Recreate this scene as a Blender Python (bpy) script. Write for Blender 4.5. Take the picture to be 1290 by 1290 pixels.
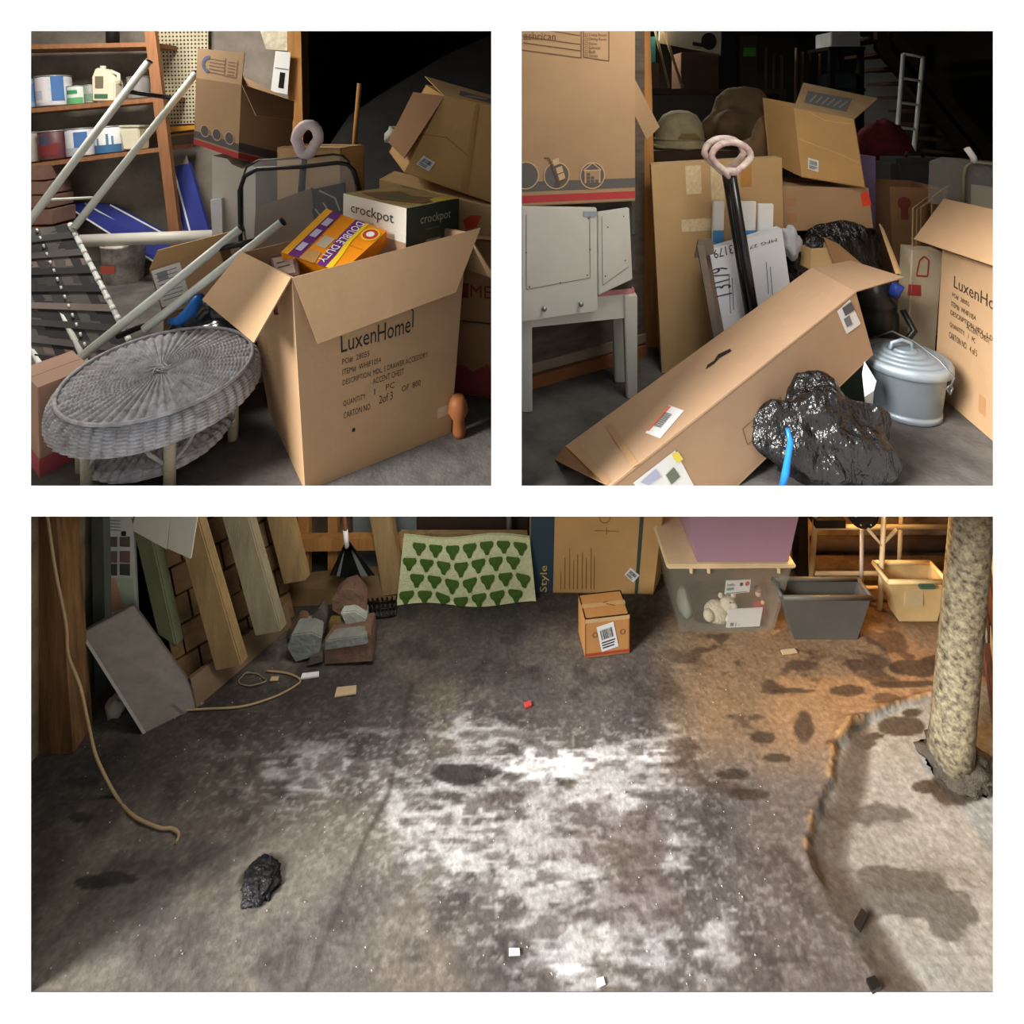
import bpy, bmesh, math, random
import numpy as np
from mathutils import Vector as V, Matrix, noise as mn
random.seed(7)
for o in list(bpy.data.objects): bpy.data.objects.remove(o)
sc = bpy.context.scene
C = sc.collection

# ------------------------------------------------------------------ camera, sky, sun, exposure
# A two-storey garage behind a white front wall with three openings; lower floor z=0, upper floor z=1.09.
H = 2.24
FOC = 700.0
cam = bpy.data.cameras.new('camera'); co = bpy.data.objects.new('camera', cam); C.objects.link(co)
co.location = (0, 0, H); co.rotation_euler = (math.pi/2, 0, 0)
cam.sensor_width = 36; cam.lens = FOC/1290*36; cam.shift_y = -515/1290
cam.clip_start = .05
sc.camera = co
w = bpy.data.worlds.new('sky'); sc.world = w; w.use_nodes = True
w.node_tree.nodes['Background'].inputs[0].default_value = (.93, .97, 1, 1)
w.node_tree.nodes['Background'].inputs[1].default_value = .28
sl = bpy.data.lights.new('sun', 'SUN'); so = bpy.data.objects.new('sun', sl); C.objects.link(so)
sl.energy = 6.0; sl.angle = math.radians(25); sl.color = (1, .97, .92)
so.rotation_euler = (math.radians(60), 0, math.radians(-62)); so.location = (-3, -3, 5)
sc.view_settings.view_transform = 'Standard'; sc.view_settings.look = 'None'
sc.view_settings.gamma = 1; sc.view_settings.use_curve_mapping = False
sc.view_settings.exposure = 0.7

for nm, loc, e, size in (('fill_light_left_bay', (-2.3, 2.9, 3.25), 30, .6), ('fill_light_right_bay', (.75, 1.62, 3.05), 8, .5), ('fill_light_rear', (1.2, 5.2, 3.25), 24, .5), ('fill_light_lower_bay', (-.5, 1.95, 1.02), 3.6, .3)):  # unseen fill lights added to brighten the dark bays
    al = bpy.data.lights.new(nm, 'AREA'); al.energy = e; al.size = size; al.color = (1, .95, .86)
    ao = bpy.data.objects.new(nm, al); ao.location = loc; C.objects.link(ao)
pl = bpy.data.lights.new('work_lamp', 'POINT'); pl.energy = 25; pl.color = (1, .52, .16); pl.shadow_soft_size = .05
po = bpy.data.objects.new('work_lamp', pl); po.location = (1.4, 2.62, .72); C.objects.link(po)

# ------------------------------------------------------------------ helpers
def P(x, y, d): return V(((x-645)/FOC*d, d, H-(y-130)/FOC*d))
ZU = 1.09
def FU(x, y): return P(x, y, (H-ZU)*FOC/(y-130))       # point on the upper floor
def FL(x, y): return P(x, y, H*FOC/(y-130))            # point on the lower floor
def lin(c): return tuple(((v/255)/12.92 if v/255 <= .04045 else ((v/255+.055)/1.055)**2.4) for v in c)
MATS = {}
def mat(name, rgb, rough=.8, metal=0., var=.15, scale=6., bump=0., bscale=150., bdist=.01, alpha=1., emit=0., stretch=None, spec=.3, rgb2=None, trans=0.):
    if name in MATS: return MATS[name]
    m = bpy.data.materials.new(name); m.use_nodes = True; nt = m.node_tree; b = nt.nodes['Principled BSDF']
    b.inputs['Roughness'].default_value = rough; b.inputs['Metallic'].default_value = metal
    b.inputs['Specular IOR Level'].default_value = spec
    if alpha < 1: b.inputs['Alpha'].default_value = alpha
    if trans: b.inputs['Transmission Weight'].default_value = trans
    l = lin(rgb); tc = nt.nodes.new('ShaderNodeTexCoord'); mp = nt.nodes.new('ShaderNodeMapping')
    nt.links.new(tc.outputs['Object'], mp.inputs[0])
    if stretch: mp.inputs['Scale'].default_value = stretch
    nz = nt.nodes.new('ShaderNodeTexNoise'); nz.inputs['Scale'].default_value = scale; nz.inputs['Detail'].default_value = 6
    nz.inputs['Roughness'].default_value = .62
    nt.links.new(mp.outputs[0], nz.inputs['Vector'])
    r = nt.nodes.new('ShaderNodeValToRGB'); e = r.color_ramp.elements
    l2 = lin(rgb2) if rgb2 else l
    e[0].position = .3; e[1].position = .7
    e[0].color = tuple(max(0, v*(1-var)) for v in l2)+(1,); e[1].color = tuple(min(1, v*(1+var)) for v in l)+(1,)
    nt.links.new(nz.outputs['Fac'], r.inputs[0]); nt.links.new(r.outputs[0], b.inputs['Base Color'])
    if bump:
        n2 = nt.nodes.new('ShaderNodeTexNoise'); n2.inputs['Scale'].default_value = bscale; n2.inputs['Detail'].default_value = 4
        nt.links.new(mp.outputs[0], n2.inputs['Vector'])
        bp = nt.nodes.new('ShaderNodeBump'); bp.inputs['Strength'].default_value = bump; bp.inputs['Distance'].default_value = bdist
        nt.links.new(n2.outputs['Fac'], bp.inputs['Height']); nt.links.new(bp.outputs[0], b.inputs['Normal'])
    if emit:
        b.inputs['Emission Color'].default_value = l+(1,); b.inputs['Emission Strength'].default_value = emit
    MATS[name] = m; return m
def ink(rgb): return mat('print_%d_%d_%d' % rgb, rgb, .7, var=.04)

class MB:
    def __init__(s): s.v = []; s.f = []; s.sm = []
    def add(s, vs, fs, smooth=False):
        n = len(s.v); s.v += [V(p) for p in vs]; s.f += [tuple(i+n for i in f) for f in fs]; s.sm += [smooth]*len(fs); return s
    def hexa(s, b, t): return s.add(list(b)+list(t), [(3, 2, 1, 0), (4, 5, 6, 7), (0, 1, 5, 4), (1, 2, 6, 5), (2, 3, 7, 6), (3, 0, 4, 7)])
    def box(s, a, b):
        (x0, y0, z0), (x1, y1, z1) = a, b
        return s.hexa([(x0, y0, z0), (x1, y0, z0), (x1, y1, z0), (x0, y1, z0)], [(x0, y0, z1), (x1, y0, z1), (x1, y1, z1), (x0, y1, z1)])
    def slab(s, q, off):                                   # a quad given thickness by an offset vector
        off = V(off); return s.hexa([V(p) for p in q], [V(p)+off for p in q])
    def poly(s, pts, off):                                 # polygon prism
        n = len(pts); off = V(off); vs = [V(p) for p in pts]+[V(p)+off for p in pts]
        return s.add(vs, [tuple(range(n-1, -1, -1)), tuple(range(n, 2*n))]+[(i, (i+1) % n, (i+1) % n+n, i+n) for i in range(n)])
    def tube(s, path, r, n=8, cap=True, closed=False):
        path = [V(p) for p in path]; m = len(path); vs = []; fs = []; last = None
        rr = r if isinstance(r, (list, tuple)) else [r]*m
        for i, p in enumerate(path):
            a = path[(i-1) % m] if (i or closed) else p; b = path[(i+1) % m] if (i < m-1 or closed) else p
            d = (b-a).normalized()
            x = last-d*last.dot(d) if last else d.orthogonal()
            if x.length < 1e-6: x = d.orthogonal()
            x.normalize(); last = x; y = d.cross(x)
            vs += [p+(x*math.cos(2*math.pi*k/n)+y*math.sin(2*math.pi*k/n))*rr[i] for k in range(n)]
        for i in range(m if closed else m-1):
            j = (i+1) % m
            fs += [(i*n+k, i*n+(k+1) % n, j*n+(k+1) % n, j*n+k) for k in range(n)]
        s.add(vs, fs, True)
        if cap and not closed: s.add(vs[:n], [tuple(range(n-1, -1, -1))]); s.add(vs[-n:], [tuple(range(n))])
        return s
    def lathe(s, o, prof, ax=(0, 0, 1), n=28):             # prof: (radius, height) pairs from bottom up
        o = V(o); ax = V(ax).normalized(); x = V((1, 0, 0)); x = (x-ax*x.dot(ax)).normalized(); y = ax.cross(x); vs = []; fs = []
        for r, h in prof: vs += [o+ax*h+(x*math.cos(2*math.pi*k/n)+y*math.sin(2*math.pi*k/n))*max(r, 1e-4) for k in range(n)]
        for i in range(len(prof)-1): fs += [(i*n+k, i*n+(k+1) % n, (i+1)*n+(k+1) % n, (i+1)*n+k) for k in range(n)]
        return s.add(vs, fs, True)
    def blob(s, c, r, amp=.15, freq=3., seed=0, nu=28, nv=18, ridged=False, flat=None, rot=0):
        c = V(c); vs = []; fs = []
        for j in range(nv+1):
            th = math.pi*j/nv
            for i in range(nu):
                ph = 2*math.pi*i/nu; d = V((math.sin(th)*math.cos(ph), math.sin(th)*math.sin(ph), math.cos(th)))
                q = d*freq+V((seed*7.3, seed*3.1, seed*1.7)); f = mn.fractal(q, 1., 2.1, 4)
                if ridged: f = .9*mn.noise(q*.55)+.45*(.3-abs(mn.noise(V((q.x*.9+q.z*.7, q.y*.9, q.z*.5))+V((9, 4, 2)))))+.10*(.3-abs(mn.noise(V((q.x*2.2, q.y*2.2, q.z*.9)))))
                p = V((d.x*r[0], d.y*r[1], d.z*r[2]))*(1+amp*f)
                if rot: p = Matrix.Rotation(rot, 3, 'Z') @ p
                p += c
                if flat is not None and p.z < flat: p.z = flat
                vs.append(p)
        for j in range(nv): fs += [(j*nu+i, (j+1)*nu+i, (j+1)*nu+(i+1) % nu, j*nu+(i+1) % nu) for i in range(nu)]
        return s.add(vs, fs, True)
    def build(s, name, m, parent=None, bevel=0):
        off = V((0, 0, 0)); q = parent
        while q is not None:
            off += q.location; q = q.parent
        me = bpy.data.meshes.new(name); me.from_pydata([p-off for p in s.v], [], s.f)
        me.polygons.foreach_set('use_smooth', s.sm)
        bm = bmesh.new(); bm.from_mesh(me); bmesh.ops.remove_doubles(bm, verts=bm.verts, dist=1e-5)
        if bevel:
            try: bmesh.ops.bevel(bm, geom=[e for e in bm.edges if e.is_manifold and e.calc_face_angle(0) > .6], offset=bevel, segments=2, affect='EDGES', clamp_overlap=True)
            except Exception: pass
        bmesh.ops.recalc_face_normals(bm, faces=bm.faces); bm.to_mesh(me); bm.free()
        me.materials.append(m); o = bpy.data.objects.new(name, me); C.objects.link(o); o.parent = parent; return o
def tag(o, label, cat, group=None):
    o['label'] = label; o['category'] = cat
    if group: o['group'] = group
    return o
def thing(name, label, cat, loc, group=None):
    o = bpy.data.objects.new(name, None); C.objects.link(o); o.location = loc; o.empty_display_size = .1
    return tag(o, label, cat, group)
def struct(name, mb, m, parent=None):
    o = mb.build(name, m, parent); o['kind'] = 'structure'; return o
def single(name, mb, m, label, cat, group=None, bevel=0):
    n = len(mb.v); lo = min(p.z for p in mb.v)             # origin at the base centre of the mesh
    c = V((sum(p.x for p in mb.v)/n, sum(p.y for p in mb.v)/n, lo))
    for p in mb.v: p -= c
    o = mb.build(name, m, None, bevel); o.location = c; return tag(o, label, cat, group)
def bilin(q, s, t): return (q[0]*(1-s)+q[1]*s)*(1-t)+(q[3]*(1-s)+q[2]*s)*t

class Face:                                                # a printed face: q = lower left, lower right, upper right, upper left seen from outside
    def __init__(s, q, parent):
        s.q = [V(p) for p in q]; s.p = parent
        s.u = s.q[1]-s.q[0]; s.v = s.q[3]-s.q[0]; s.n = s.u.cross(s.v).normalized()
        s.w = (s.u.length+(s.q[2]-s.q[3]).length)/2; s.h = (s.v.length+(s.q[2]-s.q[1]).length)/2
    def pt(s, a, b, k=1.): return bilin(s.q, a, b)+s.n*(.0012*k)
    def poly(s, pts, m, name='print', k=1., parent=None):
        return MB().add([s.pt(a, b, k) for a, b in pts], [tuple(range(len(pts)))]).build(name, m, parent or s.p)
    def rect(s, a0, b0, a1, b1, m, name='print', k=1., parent=None): return s.poly([(a0, b0), (a1, b0), (a1, b1), (a0, b1)], m, name, k, parent)
    def circ(s, a, b, r, m, name='print', k=1., n=24, parent=None):     # r in metres
        return s.poly([(a+r*math.cos(2*math.pi*i/n)/s.w, b+r*math.sin(2*math.pi*i/n)/s.h) for i in range(n)], m, name, k, parent)
    def lines(s, segs, wd, m, name='print', k=1.2, parent=None):        # wd in metres
        mb = MB()
        for (a0, b0, a1, b1) in segs:
            p, q = s.pt(a0, b0, k), s.pt(a1, b1, k); d = s.n.cross((q-p).normalized())*wd/2
            mb.add([p-d, q-d, q+d, p+d], [(0, 1, 2, 3)])
        return mb.build(name, m, parent or s.p)
    def ring(s, a, b, r, wd, m, name='print', k=1.2, a0=0, a1=360, n=24):
        f = lambda t, rr: (a+rr*math.cos(math.radians(t))/s.w, b+rr*math.sin(math.radians(t))/s.h); mb = MB()
        for i in range(n):
            t0 = a0+(a1-a0)*i/n; t1 = a0+(a1-a0)*(i+1)/n
            mb.add([s.pt(*f(t0, r), k), s.pt(*f(t1, r), k), s.pt(*f(t1, r+wd), k), s.pt(*f(t0, r+wd), k)], [(0, 1, 2, 3)])
        return mb.build(name, m, s.p)
    def text(s, st, a0, b0, a1, b1, m, name='lettering', k=1.5, parent=None, ang=0, shear=0):   # fits the string into the rectangle
        cu = bpy.data.curves.new('t', 'FONT'); cu.body = st; cu.shear = shear; cu.resolution_u = 2
        ob = bpy.data.objects.new('t', cu); me = bpy.data.meshes.new_from_object(ob)
        vs = [v.co.copy() for v in me.vertices]; fs = [tuple(p.vertices) for p in me.polygons]
        bpy.data.objects.remove(ob); bpy.data.curves.remove(cu); bpy.data.meshes.remove(me)
        if not vs: return
        x0 = min(v.x for v in vs); x1 = max(v.x for v in vs); y0 = min(v.y for v in vs); y1 = max(v.y for v in vs); out = []
        for v in vs:
            X = (v.x-x0)/(x1-x0); Y = (v.y-y0)/(y1-y0)
            if ang == 90: X, Y = 1-Y, X
            if ang == -90: X, Y = Y, 1-X
            if ang == 180: X, Y = 1-X, 1-Y
            out.append(s.pt(a0+(a1-a0)*X, b0+(b1-b0)*Y, k))
        return MB().add(out, fs).build(name, m, parent or s.p)
    def sticker(s, a, b, w, h, ang=0, bars=True, m=None, lines=3, vert=False):       # shipping label with a bar code; size in metres
        ca, sa = math.cos(math.radians(ang)), math.sin(math.radians(ang))
        f = lambda x, y: (a+(x*ca-y*sa)/s.w, b+(x*sa+y*ca)/s.h)
        lb = s.poly([f(-w/2, -h/2), f(w/2, -h/2), f(w/2, h/2), f(-w/2, h/2)], m or mat('label_paper', (226, 226, 224), .6, var=.05), 'sticker', 1.6)
        mb = MB(); rnd = random.Random(int(a*977+b*131)); x = -w*.36
        while x < w*.36 and bars:
            ww = rnd.choice((.012, .02, .035))*w
            mb.add([s.pt(*f(xx, yy), 2.4) for xx, yy in ((x, -h*.05), (x+ww, -h*.05), (x+ww, h*.33), (x, h*.33))], [(0, 1, 2, 3)]); x += ww+rnd.choice((.015, .03))*w
        for i in range(lines):
            y = -h*(.16+.1*i); e = w*rnd.uniform(.1, .4)
            mb.add([s.pt(*f(xx, yy), 2.4) for xx, yy in ((-w*.4, y-h*.025), (e, y-h*.025), (e, y+h*.025), (-w*.4, y+h*.025))], [(0, 1, 2, 3)])
        mb.build('barcode', ink((45, 45, 48)), lb); return lb

CARD = mat('cardboard', (178, 145, 110), .85, var=.07, scale=5, bump=.05, bscale=90)
CARDL = mat('cardboard_light', (204, 168, 120), .85, var=.07, scale=5, bump=.05)
CARDD = mat('cardboard_brown', (152, 114, 80), .85, var=.09, scale=5, bump=.05)
CARDY = mat('cardboard_tan', (190, 150, 96), .85, var=.08, scale=5, bump=.05)
TAPE = mat('packing_tape', (197, 160, 112), .25, var=.1, scale=20, spec=.6)
BLK = ink((40, 36, 32))

def panel(q, th, name, m, parent):                         # quad thickened inward (against its outward normal)
    q = [V(p) for p in q]; n = (q[1]-q[0]).cross(q[3]-q[0]).normalized()
    k = 1 if abs((q[2]-q[0]).dot(n)) < .002 and abs((q[3]-q[0]).dot(n)) < .002 and abs((q[2]-q[1]).dot(n)) < .002 else 6
    if k == 1: return MB().slab(q, -n*th).build(name, m, parent)
    mb = MB(); N = k+1                                     # a warped sheet: bilinear grid with thickness
    vs = [bilin(q, i/k, j/k)-n*th*e for e in (0, 1) for j in range(N) for i in range(N)]; fs = []
    for j in range(k):
        for i in range(k):
            a = j*N+i; fs += [(a, a+1, a+N+1, a+N), tuple(c+N*N for c in (a+N, a+N+1, a+1, a))]
    rim = [i for i in range(k)]+[k+N*j for j in range(k)]+[N*k+k-i for i in range(k)]+[N*(k-j) for j in range(k)]
    for a, b in zip(rim, rim[1:]+rim[:1]): fs.append((b, a, a+N*N, b+N*N))
    return mb.add(vs, fs).build(name, m, parent)
class Carton:
    def __init__(s, name, label, b, t, m=CARD, cat='box', open_top=False, flaps=(), th=.005, tape=False, group=None, fm=None):
        b = [V(p) for p in b]; t = [V(p) for p in t]; s.b, s.t = b, t
        s.o = thing(name, label, cat, sum(b, V())/4, group)
        names = ('front', 'right', 'back', 'left'); s.face = {}
        for i in range(4):
            j = (i+1) % 4; q = [b[i], b[j], t[j], t[i]]
            pn = panel(q, th, 'side_panel', m, s.o); s.face[names[i]] = Face(q, pn)
        panel([b[3], b[2], b[1], b[0]], th, 'bottom_panel', m, s.o)
        if not open_top:
            q = [t[0], t[1], t[2], t[3]]; mids = [(t[0]+t[3])/2, (t[1]+t[2])/2]
            g = (t[3]-t[0]).normalized()*.0015
            p1 = panel([t[0], t[1], mids[1]-g, mids[0]-g], th, 'top_flap', m, s.o); panel([mids[0]+g, mids[1]+g, t[2], t[3]], th, 'top_flap', m, s.o)
            s.face['top'] = Face(q, s.o)
            if tape: s.face['top'].rect(-.0, .42, 1.0, .58, TAPE, 'tape', 1.)
        for fq in flaps: panel(fq, th*.8, 'flap', fm or m, s.o)
def front_back(f, back):                                   # front quad (lower left, lower right, upper right, upper left) + offset to the back
    f = [V(p) for p in f]; bk = V(back)
    return [f[0], f[1], f[1]+bk, f[0]+bk], [f[3], f[2], f[2]+bk, f[3]+bk]
def posed(q):                                              # centre, euler, size -> bottom and top corners
    c = V(q[:3]); M = Matrix.Rotation(q[5], 3, 'Z') @ Matrix.Rotation(q[4], 3, 'Y') @ Matrix.Rotation(q[3], 3, 'X'); d = q[6:9]
    g = lambda a, b, e: c+M @ V((a*d[0]/2, b*d[1]/2, e*d[2]/2))
    return [g(-1, -1, -1), g(1, -1, -1), g(1, 1, -1), g(-1, 1, -1)], [g(-1, -1, 1), g(1, -1, 1), g(1, 1, 1), g(-1, 1, 1)]

# ------------------------------------------------------------------ structure
WHITE = mat('white_paint', (252, 252, 252), .6, var=.005)
DARKW = mat('shade_dark_wall', (40, 34, 29), .9, var=.35, scale=4, bump=.2, bscale=30)  # dark colour stands in for the unlit depth of the bays
CONC = mat('old_concrete_wall', (136, 128, 118), .9, var=.35, scale=3, bump=.4, bscale=25)
FLUP = mat('upper_concrete_floor', (92, 88, 85), .85, var=.4, scale=5, bump=.3, bscale=60, rgb2=(70, 66, 64))
D0 = 1.4
def ray(px, py, d): return P(px, py, d)
def wpiece(x0, y0, x1, y1, ex):    # white wall strip between two image-independent edges; ex = which edges are splayed (l,r,t,b)
    mb = MB(); f = [P(x0, y1, D0), P(x1, y1, D0), P(x1, y0, D0), P(x0, y0, D0)]
    k = D0+.03; s = 4
    x0b = x0+(s if 'l' in ex else 0); x1b = x1-(s if 'r' in ex else 0); y0b = y0+(s if 't' in ex else 0); y1b = y1-(s if 'b' in ex else 0)
    bq = [P(x0b, y1b, k), P(x1b, y1b, k), P(x1b, y0b, k), P(x0b, y0b, k)]
    return mb.hexa([f[0], f[1], bq[1], bq[0]], [f[3], f[2], bq[2], bq[3]])
struct('wall_front_left', wpiece(-1200, -600, 39, 1360, 'r'), WHITE)
struct('wall_front_right', wpiece(1251, -600, 3000, 1360, 'l'), WHITE)
struct('wall_front_top', wpiece(39, -600, 1251, 39, 'b'), WHITE)
struct('wall_front_base', wpiece(39, 1250, 1251, 1360, ''), WHITE)
struct('wall_front_middle', wpiece(619, 39, 657, 612, 'lr'), WHITE)
mb = MB()          # sloping nose of the upper floor slab between the storeys
mb.hexa([P(39, 650.5, D0), P(1251, 650.5, D0), V((4.5, 1.64, ZU-.055)), V((-4.4, 1.64, ZU-.055))],
        [P(39, 612, D0), P(1251, 612, D0), V((4.5, 1.64, ZU-.001)), V((-4.4, 1.64, ZU-.001))])
struct('trim_1', mb, WHITE)
struct('floor_upper', MB().box((-3.8, 1.635, ZU-.055), (4.5, 7.2, ZU)), FLUP)
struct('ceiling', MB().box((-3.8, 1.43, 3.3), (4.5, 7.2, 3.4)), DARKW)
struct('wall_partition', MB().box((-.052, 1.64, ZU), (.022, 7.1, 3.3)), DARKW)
struct('wall_partition_light_stop', MB().box((-.049, 1.432, 1.2), (.019, 1.64, 3.3)), DARKW)  # hidden filler added to stop lamp light leaking past the partition
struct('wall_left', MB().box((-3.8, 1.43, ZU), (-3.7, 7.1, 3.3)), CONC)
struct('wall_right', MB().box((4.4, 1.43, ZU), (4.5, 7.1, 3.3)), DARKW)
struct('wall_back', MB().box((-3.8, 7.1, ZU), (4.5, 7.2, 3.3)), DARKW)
xa = P(372, 0, 4.05).x
struct('wall_back_left', MB().box((-3.7, 4.05, ZU), (xa, 4.15, 3.3)), CONC)
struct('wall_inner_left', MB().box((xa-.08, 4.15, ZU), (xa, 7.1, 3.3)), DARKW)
struct('ground', MB().box((-6, -5, -.25), (6, 1.4, -.2)), mat('bounce_ground', (150, 148, 144), .9, var=.1))  # unseen ground added out front to bounce light into the bays
# lower storey walls
LCON = mat('lower_stone_wall', (128, 112, 88), .9, var=.4, scale=5, bump=.5, bscale=30, rgb2=(96, 90, 66))
wl = [(-1.75, 1.43), (-1.62, 1.95), (-1.63, 2.17)]
for i in range(2):
    (x0, y0), (x1, y1) = wl[i], wl[i+1]
    struct('wall_lower_left' if i == 0 else 'wall_lower_left_end', MB().hexa([(x0-.3, y0, -.02), (x0, y0, -.02), (x1, y1, -.02), (x1-.3, y1, -.02)], [(x0-.3, y0, ZU-.05), (x0, y0, ZU-.05), (x1, y1, ZU-.05), (x1-.3, y1, ZU-.05)]), LCON)
struct('wall_lower_outer', MB().box((-2.6, 1.43, -.05), (-2.5, 3.0, ZU-.05)), LCON)
struct('wall_lower_back', MB().box((-2.6, 2.86, -.05), (2.6, 2.95, ZU-.05)), mat('lower_back_wall', (176, 150, 120), .9, var=.35, scale=6, bump=.4, rgb2=(110, 92, 76)))

# lower floor: stained concrete slab with a lifted, broken edge on the right
def vnoise(x, y, seed):
    rs = np.random.RandomState(seed); g = rs.rand(512, 512)
    xi = np.floor(x).astype(int); yi = np.floor(y).astype(int); fx = x-xi; fy = y-yi; fx = fx*fx*(3-2*fx); fy = fy*fy*(3-2*fy)
    a = g[xi % 512, yi % 512]; b = g[(xi+1) % 512, yi % 512]; c = g[xi % 512, (yi+1) % 512]; d = g[(xi+1) % 512, (yi+1) % 512]
    return (a*(1-fx)+b*fx)*(1-fy)+(c*(1-fx)+d*fx)*fy
def fbm(x, y, seed, o=5):
    t = 0; a = .5
    for i in range(o): t = t+a*vnoise(x, y, seed+i); x = x*2.03; y = y*2.03; a *= .5
    return t/(1-.5**o)
def build_floor():
    nx, ny = 640, 240
    X, Y = np.meshgrid(np.linspace(-2.5, 2.5, nx), np.linspace(D0+.001, 2.87, ny)); X = X.ravel(); Y = Y.ravel()
    px = 645+FOC*X/Y; py = 130+FOC*H/Y                     # the floor plan in the survey frame used for the stains and the painted glow
    ss = lambda t, a, b: np.clip((t-a)/(b-a), 0, 1)**2*(3-2*np.clip((t-a)/(b-a), 0, 1))
    n1 = fbm(X*4, Y*4, 1); n2 = fbm(X*11, Y*11, 9); n3 = fbm(X*30, Y*40, 17); st = fbm(X*9, Y*34, 25); fine = fbm(X*70, Y*110, 33, 3)
    crack = [(1230, 855), (1185, 870), (1120, 890), (1075, 906), (1055, 935), (1047, 985), (1022, 1040), (1018, 1075), (1040, 1110), (1072, 1160), (1105, 1210), (1135, 1252), (1160, 1300)]
    cy = np.array([c[1] for c in crack], float); cx = np.array([c[0] for c in crack], float)
    xc = np.interp(py, cy, cx)+(n2-.5)*16
    right = ss(px-xc, -2, 3)*(py > 862)
    col = np.zeros((len(X), 3))+np.array([92, 86, 83.])
    mixc = lambda c, m, k: c*(1-(m*k)[:, None])+0
    def over(rgb, m):
        nonlocal col
        m = np.clip(m, 0, 1)[:, None]; col = col*(1-m)+np.array(rgb, float)*m
    over((120, 110, 98), ss(n1, .45, .7)*.8)
    over((66, 60, 58), ss(n2, .52, .72)*.75)
    g = lambda x, y, sx, sy: np.exp(-((px-x)/sx)**2-((py-y)/sy)**2)
    over((118, 113, 104), np.clip(g(380, 1120, 110, 90)+g(150, 1200, 130, 60)+g(520, 1040, 60, 60), 0, 1)*ss(n1, .3, .6)*.8)
    over((50, 45, 42), np.clip(g(120, 960, 190, 55)+g(300, 880, 140, 40)+g(60, 1080, 40, 60)*.7+g(560, 985, 60, 22)*.8, 0, 1)*(.55+.5*n2))
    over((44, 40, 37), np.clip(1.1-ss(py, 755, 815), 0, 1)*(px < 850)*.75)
    salt = np.clip(g(690, 962, 150, 45)*1.1+g(600, 1000, 180, 70)+g(760, 1090, 190, 110)*.95+g(720, 1215, 130, 40)*.9+g(840, 950, 60, 40)+g(400, 960, 130, 60)*.55+g(620, 1080, 130, 90)*.7+g(560, 900, 60, 30)*.5+g(930, 1190, 150, 70)*.6+g(330, 1010, 120, 50)*.35, 0, 1.2)
    st2 = fbm(X*16, Y*60, 77); pat = fbm(X*6, Y*9, 91)
    over((188, 186, 186), ss(st*.5+st2*.35+pat*.45+salt*.22, .78, .96)*np.clip(salt*1.2, 0, 1)*.85)
    over((176, 174, 174), ss(fine, .58, .70)*np.clip(salt*.9+.1, 0, 1)*.45)
    over((232, 232, 234), ss(g(690, 962, 90, 24)+g(840, 948, 40, 20)*.7+g(630, 1010, 50, 16)*.6+g(725, 1222, 60, 14)*.7+st2*.6+pat*.2, .85, 1.15)*.8)
    over((64, 54, 51), ss(st, .54, .68)*np.clip(salt, 0, 1)*(1-ss(n3, .5, .7))*.6)
    over((84, 70, 65), ss(fbm(X*5, Y*7, 61), .5, .62)*g(850, 1080, 140, 120)*.7)
    # joints between pours
    over((58, 52, 48), np.exp(-((px-np.interp(py, [860, 1000, 1100, 1250], [520, 490, 440, 385])-(n2-.5)*10)/4)**2)*(py > 860)*.6)
    # back right, lamp's warm glow painted in as brown, dark stains over it
    over((150, 118, 84), ss(px, 800, 900)*(1-ss(py, 900, 1010))*(1-right)*.75)
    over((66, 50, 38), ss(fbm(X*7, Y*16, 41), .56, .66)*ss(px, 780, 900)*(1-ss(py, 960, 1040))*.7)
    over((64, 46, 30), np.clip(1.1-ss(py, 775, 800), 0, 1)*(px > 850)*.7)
    # right slab, pale with damp blotches
    over((142, 140, 134), right*.95)
    over((122, 118, 110), right*ss(n2, .4, .7)*.6)
    damp = ss(fbm(X*3.4+.3, Y*7, 52)+.28*g(1130, 1130, 90, 40)+.25*g(1190, 1180, 60, 70)-.1, .56, .6)*right*(py > 985)
    over((86, 83, 77), damp*.9)
    def blob_(x, y, sx, sy, rgb=(58, 47, 38), k=.85):
        over(rgb, ss(1.25-np.sqrt(((px-x)/sx)**2+((py-y)/sy)**2)+(n2-.5)*1.0, .2, .4)*k)
    for b in ((1135, 909, 30, 12), (1148, 893, 14, 5), (1092, 931, 12, 5), (1100, 921, 14, 4), (1012, 915, 17, 24), (1068, 869, 26, 9), (1150, 842, 34, 10), (1195, 830, 30, 10), (1128, 862, 40, 5), (960, 930, 16, 8), (980, 955, 20, 6), (925, 975, 22, 8), (950, 1000, 30, 8), (1000, 870, 26, 4), (1215, 985, 42, 26), (1165, 985, 20, 8)): blob_(*b)
    for b in ((140, 1108, 36, 7), (110, 1112, 20, 9), (105, 985, 22, 8), (330, 1110, 30, 22), (585, 975, 50, 14), (100, 1030, 14, 6)): blob_(*b, rgb=(44, 40, 37))
    gut = np.exp(-((px-np.interp(py, [905, 935, 985, 1040, 1075, 1120, 1180, 1260], [1085, 1082, 1074, 1050, 1045, 1062, 1100, 1150]))/np.interp(py, [905, 1000, 1100, 1250], [12, 22, 26, 24]))**4)*(py > 898)
    over((70, 62, 54), gut*.85)
    band = np.exp(-((px-xc+3)/5)**2)*(py > 862)*(py < 1085)
    over((186, 146, 96), band*.7*ss(n3, .35, .6))
    col *= (.86+.28*fine)[:, None]
    Z = (n2-.5)*.006+(fine-.5)*.0025
    edge = np.interp(py, [862, 905, 1085, 1125], [.006, .022, .02, .0])*(py > 862)
    Z += -right*edge*.8+np.exp(-((px-xc+6)/9)**2)*edge*.6*(n3+.3)
    Z -= gut*.008; Z = np.minimum(Z, .02)
    Z -= Z[np.abs(py-800) < 20].mean()
    Z *= np.clip((Y-D0-.001)/.03, 0, 1)
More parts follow.
